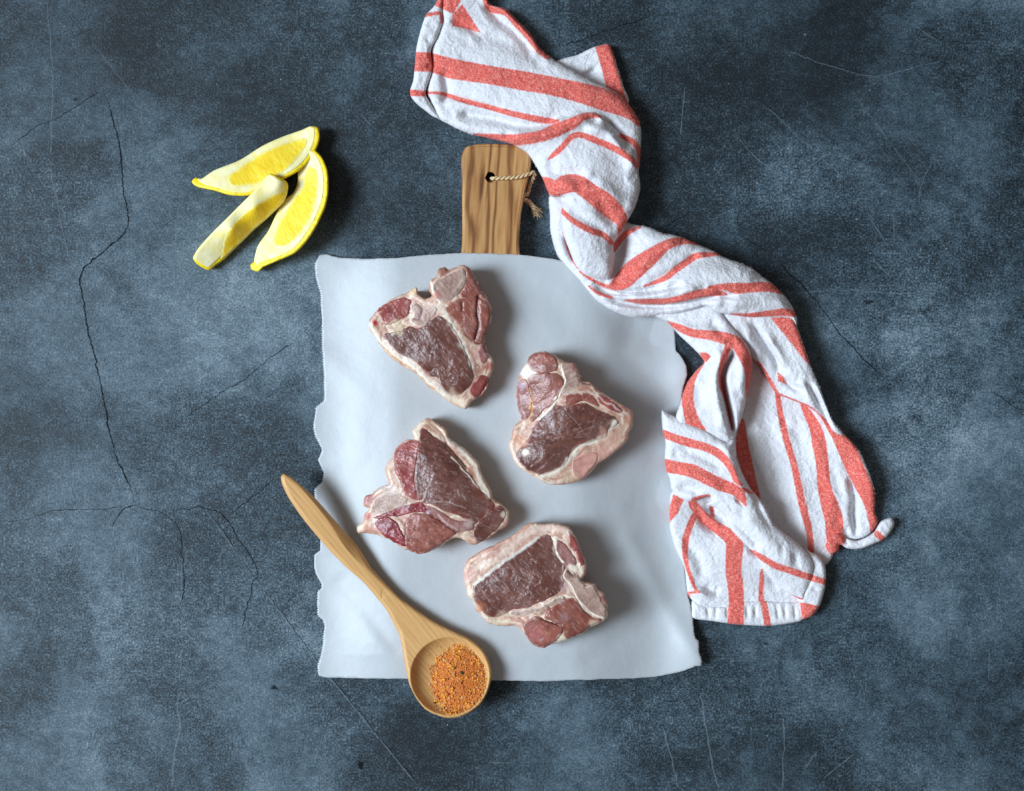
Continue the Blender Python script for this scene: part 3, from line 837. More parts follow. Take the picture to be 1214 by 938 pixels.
# chop with the round bone knob, by the handle
chop('lamb chop with a round pale bone knob and split tenderloin, next to the board handle', (420, 300), 4.69,
 [(85,370),(130,320),(200,260),(300,215),(345,195),(355,230),(400,252),(430,240),(415,205),(425,150),(458,130),(465,92),(500,80),(535,92),(600,68),(640,80),(660,120),(700,190),(740,250),(762,310),(757,400),(727,470),(735,540),(770,590),(778,630),(760,680),(720,760),(690,800),(650,830),(620,865),(560,850),(510,815),(420,750),(350,680),(270,630),(190,570),(130,490),(90,440),(78,400)],
 [('loin_muscle', [(172,458),(210,445),(270,435),(310,415),(345,422),(395,410),(432,375),(470,355),(510,375),(550,430),(590,500),(620,560),(640,610),(652,655),(660,690),(640,730),(600,770),(530,785),(490,745),(468,690),(425,675),(390,640),(330,595),(270,562),(220,525),(182,490)], 'loin', 1.0),
  ('tenderloin', [(512,305),(560,272),(620,250),(690,255),(738,285),(753,340),(742,420),(702,498),(680,505),(640,465),(600,415),(560,365)], 'tender', 2.0),
  ('bone', [(440,172),(470,142),(540,108),(598,82),(618,120),(608,178),(570,228),(520,258),(480,266),(450,240),(438,205)], 'bone', 1.8),
  ('muscle', [(628,88),(652,115),(698,192),(730,248),(682,243),(625,238),(592,240),(618,195),(628,135)], 'tender', 1.0),
  ('vertebra', [(312,292),(350,278),(400,302),(440,302),(455,320),(430,360),(392,402),(342,408),(312,382),(330,350)], 'bone', 1.3),
  ('muscle', [(135,322),(200,275),(270,255),(308,272),(300,330),(250,370),(185,390),(160,362),(148,338)], 'red', 1.0),
  ('muscle', [(652,742),(700,685),(742,695),(733,740),(690,795),(645,780)], 'red', 1.0),
  ('muscle', [(695,540),(712,505),(728,530),(740,580),(715,610),(698,590)], 'mauve', .8)],
 [([(92,400),(130,470),(200,545),(290,610),(370,670),(440,740),(520,800),(600,845)], 38, CREAM, 1.0), ([(160,470),(230,550),(340,615),(410,690),(470,760)], 18, lin(228,206,190), .5), ([(300,230),(380,265),(440,285),(520,290)], 26, lin(222,196,176), .8), ([(745,560),(765,610),(755,660)], 22, lin(226,200,180), .6), ([(425,160),(440,230),(480,280)], 16, CREAM, .5), ([(690,240),(683,330),(692,400),(672,480)], 9, DARK, -2.2), ([(598,425),(650,482),(692,508)], 7, DARK, -1.8), ([(600,275),(600,320)], 7, DARK, -1.0),
  ([(350,280),(380,310),(365,365),(335,362)], 10, lin(120,84,96), -1.2), ([(470,655),(470,710),(500,765)], 7, GRIST, 0), ([(500,330),(560,430),(620,540),(660,640)], 26, CREAM, 1.0),
  ([(590,100),(598,150),(560,210)], 12, lin(208,190,176), .5), ([(130,490),(240,590),(340,660),(440,755)], 11, OCHRE, 0), ([(330,470),(400,560),(390,620)], 4, VEIN, 0), ([(320,440),(360,520)], 4, VEIN, 0)],
 [(118,388,16,RED,1), (235,420,42,lin(206,182,150),.8), (490,100,34,lin(150,98,84),.9), (755,630,26,lin(160,74,64),.8), (560,820,50,lin(232,206,178),.6), (455,240,24,lin(176,98,80),.7), (330,215,26,lin(220,190,150),.7), (470,310,30,lin(226,208,190),.8)],
 [(100,400,26),(300,300,30),(500,180,38),(650,200,34),(740,400,30),(400,560,33),(600,700,32),(700,700,28),(250,600,26),(560,840,20)], 0.9, 3)

chop('lamb chop with creamy lower fat edge, set beside the red striped towel', (580, 400), 4.69,
 [(215,130),(240,90),(300,75),(340,85),(400,125),(440,140),(490,160),(500,200),(515,215),(510,240),(560,250),(620,300),(700,350),(790,405),(800,440),(795,500),(775,530),(770,570),(700,640),(600,710),(540,780),(490,805),(420,815),(340,820),(290,800),(240,770),(180,735),(140,690),(110,610),(120,560),(140,490),(180,460),(168,400),(155,330),(160,250),(175,190)],
 [('loin_muscle', [(272,470),(300,425),(360,385),(430,388),(500,374),(560,382),(620,412),(700,452),(710,480),(660,508),(640,546),(590,566),(500,604),(452,636),(430,686),(400,716),(340,742),(280,752),(222,732),(172,690),(162,645),(190,605),(232,552),(250,510)], 'loin', .8),
  ('tenderloin', [(235,215),(290,205),(370,205),(398,232),(406,262),(378,320),(348,368),(300,398),(262,446),(238,465),(232,440),(246,380),(240,300),(228,260)], 'tender', 1.8),
  ('muscle', [(222,132),(250,95),(310,88),(355,104),(370,150),(358,186),(290,194),(232,172)], 'tender', 2.0),
  ('flank_muscle', [(170,255),(198,235),(220,290),(232,360),(218,430),(190,452),(172,390),(162,320)], 'mauve', 1.2),
  ('bone', [(400,152),(440,155),(492,200),(505,248),(478,288),(420,308),(382,346),(398,290),(418,240)], 'bone', 1.0),
  ('muscle', [(605,322),(650,342),(700,372),(738,408),(720,418),(660,390),(612,360)], 'red', .8),
  ('muscle', [(520,312),(575,330),(612,385),(560,365),(522,342)], 'tender', .6),
  ('muscle', [(432,330),(500,315),(515,345),(470,368),(430,372)], 'tender', .6),
  ('muscle', [(470,700),(520,655),(590,650),(575,715),(530,775),(492,785),(465,750)], 'pink', 1.0)],
 [([(130,580),(125,630),(160,710),(240,770),(330,805),(420,800)], 26, lin(226,204,184), .6), ([(150,500),(190,470),(170,540)], 24, lin(224,200,180), .4), ([(195,240),(235,330),(232,420),(215,500)], 12, OCHRE, 0), ([(420,310),(560,305),(680,380),(780,440)], 12, GRIST, .8), ([(500,250),(560,262),(640,310),(780,405)], 12, lin(198,152,124), .8), ([(385,150),(420,240),(365,350),(270,460)], 16, CREAM, .6),
  ([(700,470),(640,560),(500,610),(440,680),(380,745),(290,770)], 28, CREAM, 1.0), ([(525,258),(560,268)], 12, lin(90,70,72), -1.5), ([(270,470),(330,530),(420,560)], 3, VEIN, 0), ([(420,390),(470,460),(520,520)], 3.5, VEIN, 0), ([(600,430),(560,520)], 3, VEIN, 0), ([(640,450),(680,470),(640,490)], 3, VEIN, 0), ([(250,555),(190,610)], 8, lin(120,50,48), -.8)],
 [(205,185,42,lin(236,226,214),.95), (200,640,20,lin(232,210,190),1), (232,390,18,OCHRE,.6), (660,600,80,lin(206,160,142),.7), (600,660,60,lin(200,146,130),.6), (170,580,40,lin(222,168,140),.7), (130,620,30,lin(226,196,176),.6), (185,265,22,lin(190,166,176),.8), (480,165,26,lin(150,84,78),.7), (450,790,60,lin(222,190,160),.6), (780,460,24,lin(206,150,126),.7)],
 [(180,330,16),(190,200,26),(300,130,34),(330,280,34),(470,250,34),(450,500,33),(700,420,28),(300,660,32),(150,600,24),(620,640,24),(500,770,20),(780,470,22)], -.4, 23)

chop('lamb chop with a deep red patch and pale bone wedge, lying beside the spoon handle', (410, 480), 4.938,
 [(480,75),(520,95),(590,150),(605,190),(700,260),(770,330),(800,410),(850,500),(860,545),(910,580),(955,630),(950,700),(880,750),(800,800),(740,820),(690,790),(640,780),(590,800),(520,850),(440,865),(380,850),(340,845),(270,800),(180,760),(120,750),(70,750),(65,715),(90,690),(110,640),(135,610),(105,590),(110,540),(150,520),(200,480),(250,460),(230,380),(270,310),(310,240),(360,205),(400,200),(390,150),(430,110),(460,85)],
 [('loin_muscle', [(452,152),(500,182),(560,225),(620,295),(680,365),(740,442),(790,502),(830,552),(858,582),(850,620),(790,658),(752,696),(700,668),(640,638),(560,606),(500,576),(452,566),(424,530),(408,460),(412,350),(432,230)], 'loin', 1.2),
  ('tail_muscle', [(780,685),(850,628),(900,598),(930,640),(900,700),(830,768),(765,798),(752,750)], 'loin', 1.2),
  ('muscle', [(292,290),(322,244),(380,220),(424,230),(408,320),(398,430),(416,520),(434,556),(390,548),(352,510),(322,440),(292,370)], 'red', 1.5),
  ('bone', [(152,602),(190,545),(260,515),(320,522),(358,560),(300,598),(220,628),(145,638)], 'bone', 1.2),
  ('tenderloin', [(352,700),(400,644),(470,642),(540,682),(600,722),(638,752),(590,788),(520,838),(440,858),(372,842),(352,790)], 'tender', 2.2),
  ('muscle', [(180,692),(240,658),(290,692),(330,770),(345,825),(290,796),(222,756)], 'deep', 1.4, ),
  ('muscle', [(162,662),(260,622),(360,592),(420,572),(458,592),(515,648),(440,622),(380,628),(300,650),(250,652)], 'deep', .8),
  ('muscle', [(470,598),(540,624),(640,684),(735,694),(738,726),(655,738),(605,716),(545,668)], 'mauve', 1.0)],
 [([(605,200),(690,275),(755,350),(800,440),(845,535)], 40, CREAM, 1.0), ([(410,190),(400,160),(450,105),(500,110),(570,170)], 36, lin(230,206,182), .6), ([(270,330),(245,380),(265,450),(320,520)], 22, lin(222,190,172), .4), ([(200,490),(250,480),(320,510)], 24, lin(214,196,186), .4), ([(80,730),(130,700),(150,640)], 26, lin(224,190,166), .4), ([(650,770),(700,775),(750,790)], 24, lin(222,196,174), .4), ([(520,395),(482,480),(450,562)], 8, VEIN, .3), ([(475,575),(570,568),(700,602)], 7, VEIN, .3), ([(585,230),(640,292),(705,362)], 10, lin(96,36,34), -2.6), ([(480,90),(560,160),(590,220)], 9, lin(198,132,104), -1.2),
  ([(300,600),(400,570),(450,560)], 7, GRIST, .4), ([(540,640),(600,700),(650,735)], 9, GRIST, .8), ([(420,225),(405,400),(430,540)], 6, GRIST, .2), ([(620,300),(740,440),(840,550)], 10, CREAM, .6), ([(770,340),(830,480),(855,545)], 8, OCHRE, 0), ([(650,500),(665,530)], 4, lin(210,200,200), 0), ([(680,520),(700,560)], 4, lin(206,196,196), 0), ([(290,640),(340,690),(350,760)], 6, DARK, -1)],
 [(130,555,34,lin(176,110,108),.9), (130,655,20,lin(186,80,70),.8), (120,720,26,lin(190,120,96),.6), (85,720,26,lin(236,206,176),.6), (935,640,26,lin(228,206,186),.8), (720,700,30,lin(204,178,170),.6), (480,630,14,lin(206,194,200),.8), (560,110,40,lin(222,176,148),.6), (250,500,36,lin(206,190,182),.6), (330,235,30,lin(196,110,106),.5), (880,720,40,lin(120,74,64),.6), (700,770,30,lin(226,200,178),.7)],
 [(480,120,26),(340,280,30),(500,300,36),(700,330,28),(650,550,36),(900,640,28),(450,740,32),(250,720,28),(150,580,24),(90,720,18),(800,740,28),(600,640,34)], .35, 47)

chop('lamb chop with a long curved rib bone and wide fat rim, near the spice', (535, 605), 5.21,
 [(75,380),(100,310),(160,270),(250,220),(350,175),(400,140),(450,95),(500,80),(560,85),(640,80),(720,100),(770,170),(800,250),(835,330),(830,400),(812,430),(880,445),(910,490),(950,520),(960,570),(968,650),(940,690),(870,720),(800,770),(720,800),(650,820),(560,840),(500,820),(460,770),(400,715),(300,720),(230,695),(190,650),(150,610),(135,560),(100,520),(85,450)],
 [('loin_muscle', [(142,468),(200,424),(290,354),(380,294),(460,234),(540,174),(596,154),(618,182),(636,230),(648,280),(686,330),(696,352),(683,410),(686,450),(648,515),(560,556),(470,596),(370,614),(340,636),(290,656),(232,652),(182,618),(150,560)], 'loin', .8),
  ('rib_bone', [(362,628),(450,622),(560,592),(640,552),(690,530),(695,552),(600,592),(520,624),(430,650),(370,645)], 'bone', 1.6),
  ('vertebra', [(702,382),(730,362),(770,402),(808,424),(830,470),(878,462),(908,520),(938,590),(958,648),(930,662),(870,636),(812,588),(780,548),(750,500),(722,440),(694,410)], 'bone', 1.4),
  ('muscle', [(652,192),(690,204),(718,242),(756,290),(766,328),(720,338),(692,310),(662,260)], 'mauve', 1.0),
  ('muscle', [(722,135),(758,182),(788,250),(816,328),(800,336),(772,270),(734,200)], 'red', .9),
  ('tenderloin', [(458,702),(520,664),(560,682),(620,704),(686,732),(658,788),(600,826),(540,832),(492,800),(462,750)], 'tender', 2.0),
  ('muscle', [(644,602),(700,562),(758,554),(798,612),(868,662),(916,682),(850,716),(780,764),(704,786),(694,742),(644,694),(584,662),(604,622)], 'tender', 1.4)],
 [([(90,430),(130,370),(220,320),(330,260),(430,170),(520,120),(640,110),(720,130)], 62, lin(226,200,184), .8), ([(110,470),(130,560),(190,640),(260,690),(360,690),(420,705)], 34, lin(228,206,184), .5), ([(640,170),(640,240),(690,320)], 18, CREAM, .4), ([(790,340),(800,390),(740,340)], 26, CREAM, .4), ([(800,780),(720,800),(640,815)], 16, lin(226,206,180), .3), ([(520,370),(560,420),(515,470)], 6, VEIN, 0), ([(260,405),(320,440),(360,500)], 4.5, VEIN, 0), ([(400,330),(450,380),(480,400)], 4, VEIN, 0), ([(420,420),(510,455)], 4, VEIN, 0), ([(200,520),(240,570)], 4, VEIN, 0), ([(440,310),(540,390)], 3, VEIN, 0), ([(300,430),(330,490)], 3, VEIN, 0),
  ([(560,640),(605,602)], 16, DARK, -2), ([(560,672),(620,695),(680,706)], 7, DARK, -1.6), ([(725,372),(748,398),(790,408)], 9, lin(70,52,54), -2), ([(812,430),(840,440),(872,448)], 14, lin(80,52,48), -2.5),
  ([(140,460),(250,370),(400,270),(540,170)], 22, lin(222,218,208), .4), ([(690,535),(760,540),(820,610),(940,668)], 14, CREAM, .6), ([(690,345),(685,410),(730,500),(740,540)], 12, GRIST, .6), ([(340,660),(420,665),(450,700)], 12, lin(160,80,70), -.6)],
 [(110,390,44,lin(206,150,138),.7), (240,250,50,lin(214,166,154),.5), (330,190,40,lin(220,180,168),.5), (640,110,50,lin(222,186,166),.5), (935,545,26,lin(170,106,104),.8), (690,480,28,lin(186,150,152),.7), (680,800,30,lin(230,214,190),.9), (880,705,34,lin(228,210,180),.7), (300,690,50,lin(230,206,176),.5), (170,600,30,lin(196,112,72),.5), (520,760,50,lin(190,110,112),.5), (700,660,30,lin(168,130,132),.6)],
 [(100,400,28),(200,300,32),(450,140,32),(700,150,32),(350,450,36),(550,400,37),(750,300,34),(850,550,32),(600,700,34),(540,800,26),(300,680,24),(900,660,26)], .75, 71)

# ------------------------------------------------------------------ lemon wedges
def lemon(label, outline, pith, flesh, hf, edge_r, seed, deep=False):
    zz = lambda pts: [(210+q[0]/4.465, 130+q[1]/4.465)+tuple(q[2:]) for q in pts]
    O = np.array(zz(outline))
    root = empty('lemon_wedge', tuple(W([O.mean(0)], 0)[0]), label, 'lemon wedge', 'lemon wedges lying together on the table')
    hz = rbf(zz(hf), 6)
    R = Patch(O, 1.0, lambda p, d: hz(p)+.25*fbm(p, 3, 2, seed), edge_r=edge_r, edge_drop=edge_r*.9, skirt=20, inset=.28, rings=5, floor=.2)
    build('rind', R.verts, R.faces, M_RIND, root)
    Oc = R.O
    def under(p):
        dO, _ = seg_dist(p, Oc, True); t = np.clip(dO/edge_r, 0, 1)
        return hz(p)-edge_r*.9*(1-np.sqrt(1-(1-t)**2))
    Pt = Patch(zz(pith), .9, lambda p, d: under(p)+.7+.2*fbm(p, 7, 2, seed+2), edge_r=1.5, edge_drop=1.2, skirt=3, rings=1, inset=0)
    n = np.clip(.5+.5*fbm(Pt.px, 9, 3, seed+4), 0, 1)[:, None]
    c = lin(242,234,192)*(1-n)+lin(242,224,140)*n
    e = np.clip(1-Pt.d/1.6, 0, 1)[:, None]*.35; c = c*(1-e)+lin(250,232,130)*e
    pith_o = build('pith', Pt.verts, Pt.faces, M_PITH, root, {'Col': c[Pt.src]})
    F = Patch(zz(flesh), .8, lambda p, d: under(p)+1.05+.16*fbm(p, 4, 3, seed+6, .6, 2.2, 1.0), edge_r=3.0, edge_drop=.75, skirt=1.5, rings=1, inset=0)
    n = np.clip(.5+.6*fbm(F.px, 6, 3, seed+8, .5, 2.4, 1.0), 0, 1)[:, None]
    c = lin(250,222,74)*(1-n)+lin(243,204,40)*n
    if deep: c = c*np.array([1.05, .95, .45])
    e = np.clip(1-F.d/4.0+.3*fbm(F.px, 3, 2, seed+3), 0, 1)[:, None]*.9; c = c*(1-e)+lin(249,236,160)*e
    build('flesh', F.verts, F.faces, M_FLESH, root, {'Col': c[F.src]})
    return root
lemon('lemon wedge with a curled rind tip, lying behind the two other wedges',
 [(78,378),(98,360),(130,366),(200,322),(330,270),(450,195),(560,145),(660,110),(710,88),(748,98),(755,150),(738,205),(700,270),(640,325),(560,370),(470,420),(375,455),(280,453),(200,430),(115,412),(85,395)],
 [(104,364),(132,364),(200,320),(330,268),(450,193),(560,143),(660,108),(706,88),(730,100),(728,160),(712,205),(680,262),(630,310),(550,355),(460,405),(372,440),(280,436),(200,412),(140,396)],
 [(268,352),(330,304),(430,236),(540,184),(640,154),(686,154),(686,190),(650,245),(580,318),(500,376),(420,400),(322,410),(278,398)],
 [(100,385,10),(200,360,14),(400,260,12),(620,150,12),(720,110,18),(740,180,20),(600,320,26),(450,400,23),(300,430,22),(200,415,18),(450,320,21)], 2.8, 1)
lemon('crescent lemon wedge with rind along its long outer curve, facing the board',
 [(640,290),(650,240),(690,208),(730,215),(770,258),(797,330),(800,430),(782,520),(735,620),(682,700),(622,760),(540,798),(460,832),(430,857),(395,847),(389,820),(410,800),(430,720),(480,650),(510,590),(540,520),(570,478),(618,440),(640,380)],
 [(638,290),(648,242),(688,212),(722,226),(754,268),(774,335),(776,430),(758,515),(714,608),(664,684),(606,744),(530,780),(450,806),(420,822),(408,800),(428,720),(478,650),(508,590),(538,520),(568,478),(616,440),(638,380)],
 [(690,302),(738,312),(752,370),(742,470),(708,578),(658,656),(600,716),(540,732),(504,700),(522,630),(562,560),(604,484),(652,424),(668,360)],
 [(650,280,16),(720,225,22),(790,340,32),(795,450,34),(740,600,34),(650,720,30),(500,810,22),(410,830,12),(440,720,11),(540,540,13),(640,400,15),(640,560,23)], 3.0, 5)
lemon('lemon wedge standing with its white pith ridge up, leaning toward the board paper',
 [(490,338),(540,360),(582,385),(584,430),(562,490),(480,572),(400,643),(320,722),(250,792),(200,827),(166,850),(110,822),(84,785),(110,740),(180,660),(260,580),(330,510),(400,440),(450,380)],
 [(489,344),(540,368),(574,390),(572,430),(548,484),(470,560),(390,630),(312,708),(236,776),(196,814),(164,836),(116,812),(88,785),(108,740),(178,660),(258,580),(328,510),(398,440),(449,380)],
 [(582,430),(562,489),(480,570),(400,641),(320,720),(236,786),(246,696),(274,632),(326,572),(394,514),(466,468),(528,440)],
 [(450,385,33),(330,515,29),(200,650,26),(110,760,20),(150,835,14),(290,645,30),(410,525,34),(540,400,37),(580,430,27),(480,565,17),(390,640,14),(310,715,13),(240,780,12),(490,350,36)], 2.6, 9, True)
for i, (x, y, r) in enumerate([(249,276,1.8),(231,277,1.6),(244,271,1.2),(119,589,3.0),(288,236,2.5),(284,231,1.6),(110,161,2.2)]):
    c = crumb(x, y, r, 300+i); tag(c, 'tiny pale crumb on the slate tabletop', 'crumb', 'crumbs scattered on the tabletop')

# ------------------------------------------------------------------ wooden spoon
SPZ = BT+2.2
def spoon():
    O = [(333,566),(335,562.5),(339,562),(348,568),(362.6,580),(377.6,595),(392.5,612),(409.5,631),(424.5,648),(439.4,671.5),(456.5,690.7),(473.5,708),(490.6,720.6),(505.5,731),(520,740),(541.7,750.5),(559,759),(574.4,772.5),(582,790),(583,803),(578,820.5),(570.5,834),(559,843.5),(545.6,850),(532,851.6),(520.6,849),(505,841.6),(493.7,828),(486,813),(482,797.5),(479,782),(476.5,767),(472.6,751),(467,740),(459,724.5),(449,711.5),(431,690.7),(411.7,673.7),(392.5,654.5),(375.4,635),(358.4,614),(343.5,592.6),(335,575.6)]
    ridge = catmull([(338,564),(346,566),(386,614),(411.7,652),(435,676),(452,696)], False, 2)
    ax = np.array([237.0, 287.0]); ax /= np.linalg.norm(ax); nx = np.array([ax[1], -ax[0]])
    bc = np.array([533.0, 802.0])
    def zf(p, d):
        u = (p-np.array([335, 563]))@ax
        t = np.clip(u/372, 0, 1)
        z = SPZ+13+4*t - 3.0*np.sin(np.pi*np.clip((u-60)/230, 0, 1))
        # faceted handle: right of the ridge slopes away
        rd, _ = seg_dist(p, ridge)
        # ridge side: compare with position across
        side = np.sign((p[:, 0]-np.interp(p[:, 1], ridge[:, 1], ridge[:, 0])))
        fac = np.clip(1-(u-120)/70, 0, 1)
        z = z-np.where(side > 0, rd*.65, 0)*fac
        r = np.hypot(p[:, 0]-bc[0], p[:, 1]-bc[1])
        bowl = np.clip(1-(r/46.5)**2, 0, 1)
        z = z-15.5*(1-np.exp(-bowl*2.6))*1.05
        return z
    P = Patch(O, 1.0, zf, edge_r=5, edge_drop=4, skirt=12, inset=.38, rings=5, floor=SPZ-.6)
    loc = W([(455, 700)], SPZ)[0]
    # grain runs along the spoon axis: local frame rotated so +Y follows the handle
    ang = math.atan2(-ax[1], ax[0])   # world direction of the axis
    rot = ang-math.pi/2
    v = P.verts-loc
    c, s = math.cos(-rot), math.sin(-rot)
    v = np.stack([v[:, 0]*c-v[:, 1]*s, v[:, 0]*s+v[:, 1]*c, v[:, 2]], 1)
    o = build('wooden_spoon', v, P.faces, M_BAMBOO)
    o.location = loc; o.rotation_euler = (0, 0, rot)
    tag(o, 'pale wooden spoon holding orange spice, lying across the paper edge', 'spoon')
    return zf, bc
spoon_z, BC = spoon()

def spice():
    r = np.random.default_rng(21)
    hc = np.array([544.0, 806.0])
    def heap(p):
        a = np.arctan2(p[:, 1]-hc[1], p[:, 0]-hc[0])
        rr = np.hypot((p[:, 0]-hc[0])/33.0, (p[:, 1]-hc[1])/39.5)
        return rr
    vs, fs, cs = [], [], []; o = 0
    oc0 = np.array([(1,0,0),(-1,0,0),(0,1,0),(0,-1,0),(0,0,1),(0,0,-1)], float)
    F0 = np.array([(0,2,4),(2,1,4),(1,3,4),(3,0,4),(2,0,5),(1,2,5),(3,1,5),(0,3,5)])
    pal = [lin(226,132,58), lin(234,150,74), lin(238,164,76), lin(204,108,52), lin(170,80,40), lin(224,160,104), lin(242,172,62), lin(150,80,48), lin(216,168,120)]
    pw = np.array([.27,.28,.12,.12,.04,.10,.04,.02,.03]); pw /= pw.sum()
    n = 7000
    for k in range(n):
        while True:
            q = hc+np.array([r.uniform(-37, 37), r.uniform(-43, 43)])
            rr = heap(q[None])[0]
            if (k % 45 == 0 and rr < 1.45 and np.hypot(*(q-BC)) < 43) or rr+r.normal(0, .05)+.09*fbm(q[None], 10, 2, 4)[0] < 1 and np.hypot(*(q-BC)) < 45.5: break
        zb = spoon_z(q[None], None)[0]
        h = 11.0*max(0, 1-rr**2.2)
        z = zb+h*r.uniform(.55, 1)
        big = r.random() < .05+.16*(vnoise(q[:1]/9, q[1:]/9, 3)[0] > .62)
        sz = r.uniform(.35, .95) if not big else r.uniform(1.4, 2.7)
        v = oc0*r.uniform(.6, 1.2, (6, 3))*sz
        v += r.normal(0, .15*sz, v.shape)
        # random rotation
        A = np.linalg.qr(r.normal(size=(3, 3)))[0]; 
        v = v@A
        if big: v[:, 2] *= .6
        w0 = W([q], z)[0]
        vs.append(v*S+w0); fs.append(F0+o); o += 6
        ci = r.choice(len(pal), p=pw)
        if big: ci = r.choice([1, 2, 6, 5, 6, 8, 3])
        col = pal[ci]*np.array([1, .88, .75])*r.uniform(.75, 1.0)
        if r.random() < .012: col = lin(60,62,40)
        cs.append(np.repeat(col[None], 6, 0))
    # a smooth core so no wood shows between the grains
    ang = np.linspace(0, 2*np.pi, 40, endpoint=False)
    ring = np.stack([hc[0]+30*np.cos(ang), hc[1]+36*np.sin(ang)], 1)
    keep = np.hypot(ring[:, 0]-BC[0], ring[:, 1]-BC[1]); ring = BC+(ring-BC)*np.minimum(1, 44/keep)[:, None]
    C = Patch(ring, 2.0, lambda p, d: spoon_z(p, d)+10.5*np.clip(1-heap(p)**2.2, 0, 1)-.2, edge_r=2, edge_drop=.8, skirt=1, rings=1, inset=0)
    vs.append(C.verts); fl = [f for a in fs for f in a.tolist()]+[tuple(i+o for i in f) for f in C.faces]
    cs.append(np.repeat(lin(206,116,54)[None], len(C.verts), 0))
    V = np.vstack(vs)
    ob = build('spice_heap', V, fl, M_SPICE, None, {'Col': np.vstack(cs)}, smooth=True, origin=tuple(W([hc], SPZ)[0]))
    ob['kind'] = 'stuff'
    tag(ob, 'heap of coarse orange spice rub in the spoon bowl', 'spice')
spice()

# ------------------------------------------------------------------ towel
towel = empty('tea_towel', tuple(W([(800, 370)], 0)[0]), 'crumpled white tea towel with red stripes trailing over the board corner', 'towel')
CL = {'v': [], 'f': [], 's': [], 'o': 0}
def stripe_field(p, stripes, polys):
    sd = np.full(len(p), -6.0)
    for st in stripes:
        _, s = seg_dist(p, catmull(st, False, 3.0)); sd = np.maximum(sd, s)
    for pl in polys:
        q = np.array(pl, float); d, _ = seg_dist(p, q, True)
        sd = np.maximum(sd, np.where(inside(p, q), d, -d))
    return np.clip(sd, -6, 6)
def smooth01(t):
    t = np.clip(t, 0, 1); return t*t*(3-2*t)
def side_step(p, L, amp, sg):
    A, B = L[:-1, :2], L[1:, :2]
    best = np.full(len(p), 1e9); sgn = np.zeros(len(p))
    for a, b in zip(A, B):
        d = b-a; t = np.clip(((p-a)@d)/(d@d+1e-9), 0, 1)
        r = p-a-t[:, None]*d; dd = np.hypot(r[:, 0], r[:, 1])
        m = dd < best; best = np.where(m, dd, best)
        sgn = np.where(m, np.sign(d[0]*r[:, 1]-d[1]*r[:, 0]), sgn)
    # only along the line, fading at its ends
    e = np.minimum(np.hypot(*(p-L[0, :2]).T), np.hypot(*(p-L[-1, :2]).T))
    return amp*np.exp(-best/sg)*(sgn > 0)*smooth01(e/20)*np.clip(best/1.6+.25, 0, 1)
def cloth(outline, ctrl, stripes=(), polys=(), folds=(), edge_r=10, edge_drop=None, floor=0.6, sp=1.15, seed=1, part=None, inset=.3, crinkle=1.0, skirt=None, steps=()):
    H = rbf(ctrl, 12)
    fl = [(catmull(f[0], False, 2.5), f[1], f[2]) for f in folds]
    st = [(catmull(f[0], False, 2.5), f[1], f[2]) for f in steps]
    def zf(p, d):
        z = H(p)
        for L, amp, sg in fl:
            dd, _ = seg_dist(p, L); e = np.minimum(np.hypot(*(p-L[0, :2]).T), np.hypot(*(p-L[-1, :2]).T))
            z = z+1.45*amp*np.exp(-(dd/sg)**2)*smooth01(e/16)
        for L, amp, sg in st: z = z+side_step(p, L, amp, sg)
        z = z+crinkle*(fbm(p, 22, 2, seed, 1, 1.6, .6)*.8+fbm(p, 4, 2, seed+4)*.26
            +.55*np.clip(1-np.abs(fbm(p, 34, 2, seed+50, 1, 2.0, 1.0))*2.2, 0, 1)**2.5-.4*np.clip(1-np.abs(fbm(p, 24, 2, seed+60, 1.8, 1, .4))*2.4, 0, 1)**3)
        return z
    P = Patch(outline, sp, zf, edge_r=edge_r, edge_drop=edge_drop, inset=inset, rings=4, floor=floor if skirt is None else None, skirt=skirt or 10)
    sd = stripe_field(P.px, stripes, polys)
    if part:
        return build(part, P.verts, P.faces, M_TOWEL, towel, {'stripe': sd[P.src]})
    CL['v'].append(P.verts); CL['s'].append(sd[P.src])
    CL['f'] += [tuple(i+CL['o'] for i in f) for f in P.faces]; CL['o'] += len(P.verts)

# back corner flap
cloth([(658,74),(670,69),(685,65),(697,59),(705,55.6),(712,54),(722,53),(729,69),(733,83),(739,102),(745,122),(720,135),(680,115),(655,90)],
      [(670,80,10),(700,70,12),(722,65,14),(735,100,14),(700,100,8)], polys=[[(705,54),(724,51),(732,83),(741,112),(744,122),(736,120),(719,105),(713,81)]],
      folds=[([(684,92),(698,88),(712,78)], -5, 4), ([(700,60),(702,75)], -2.5, 5)], edge_r=5, seed=3)
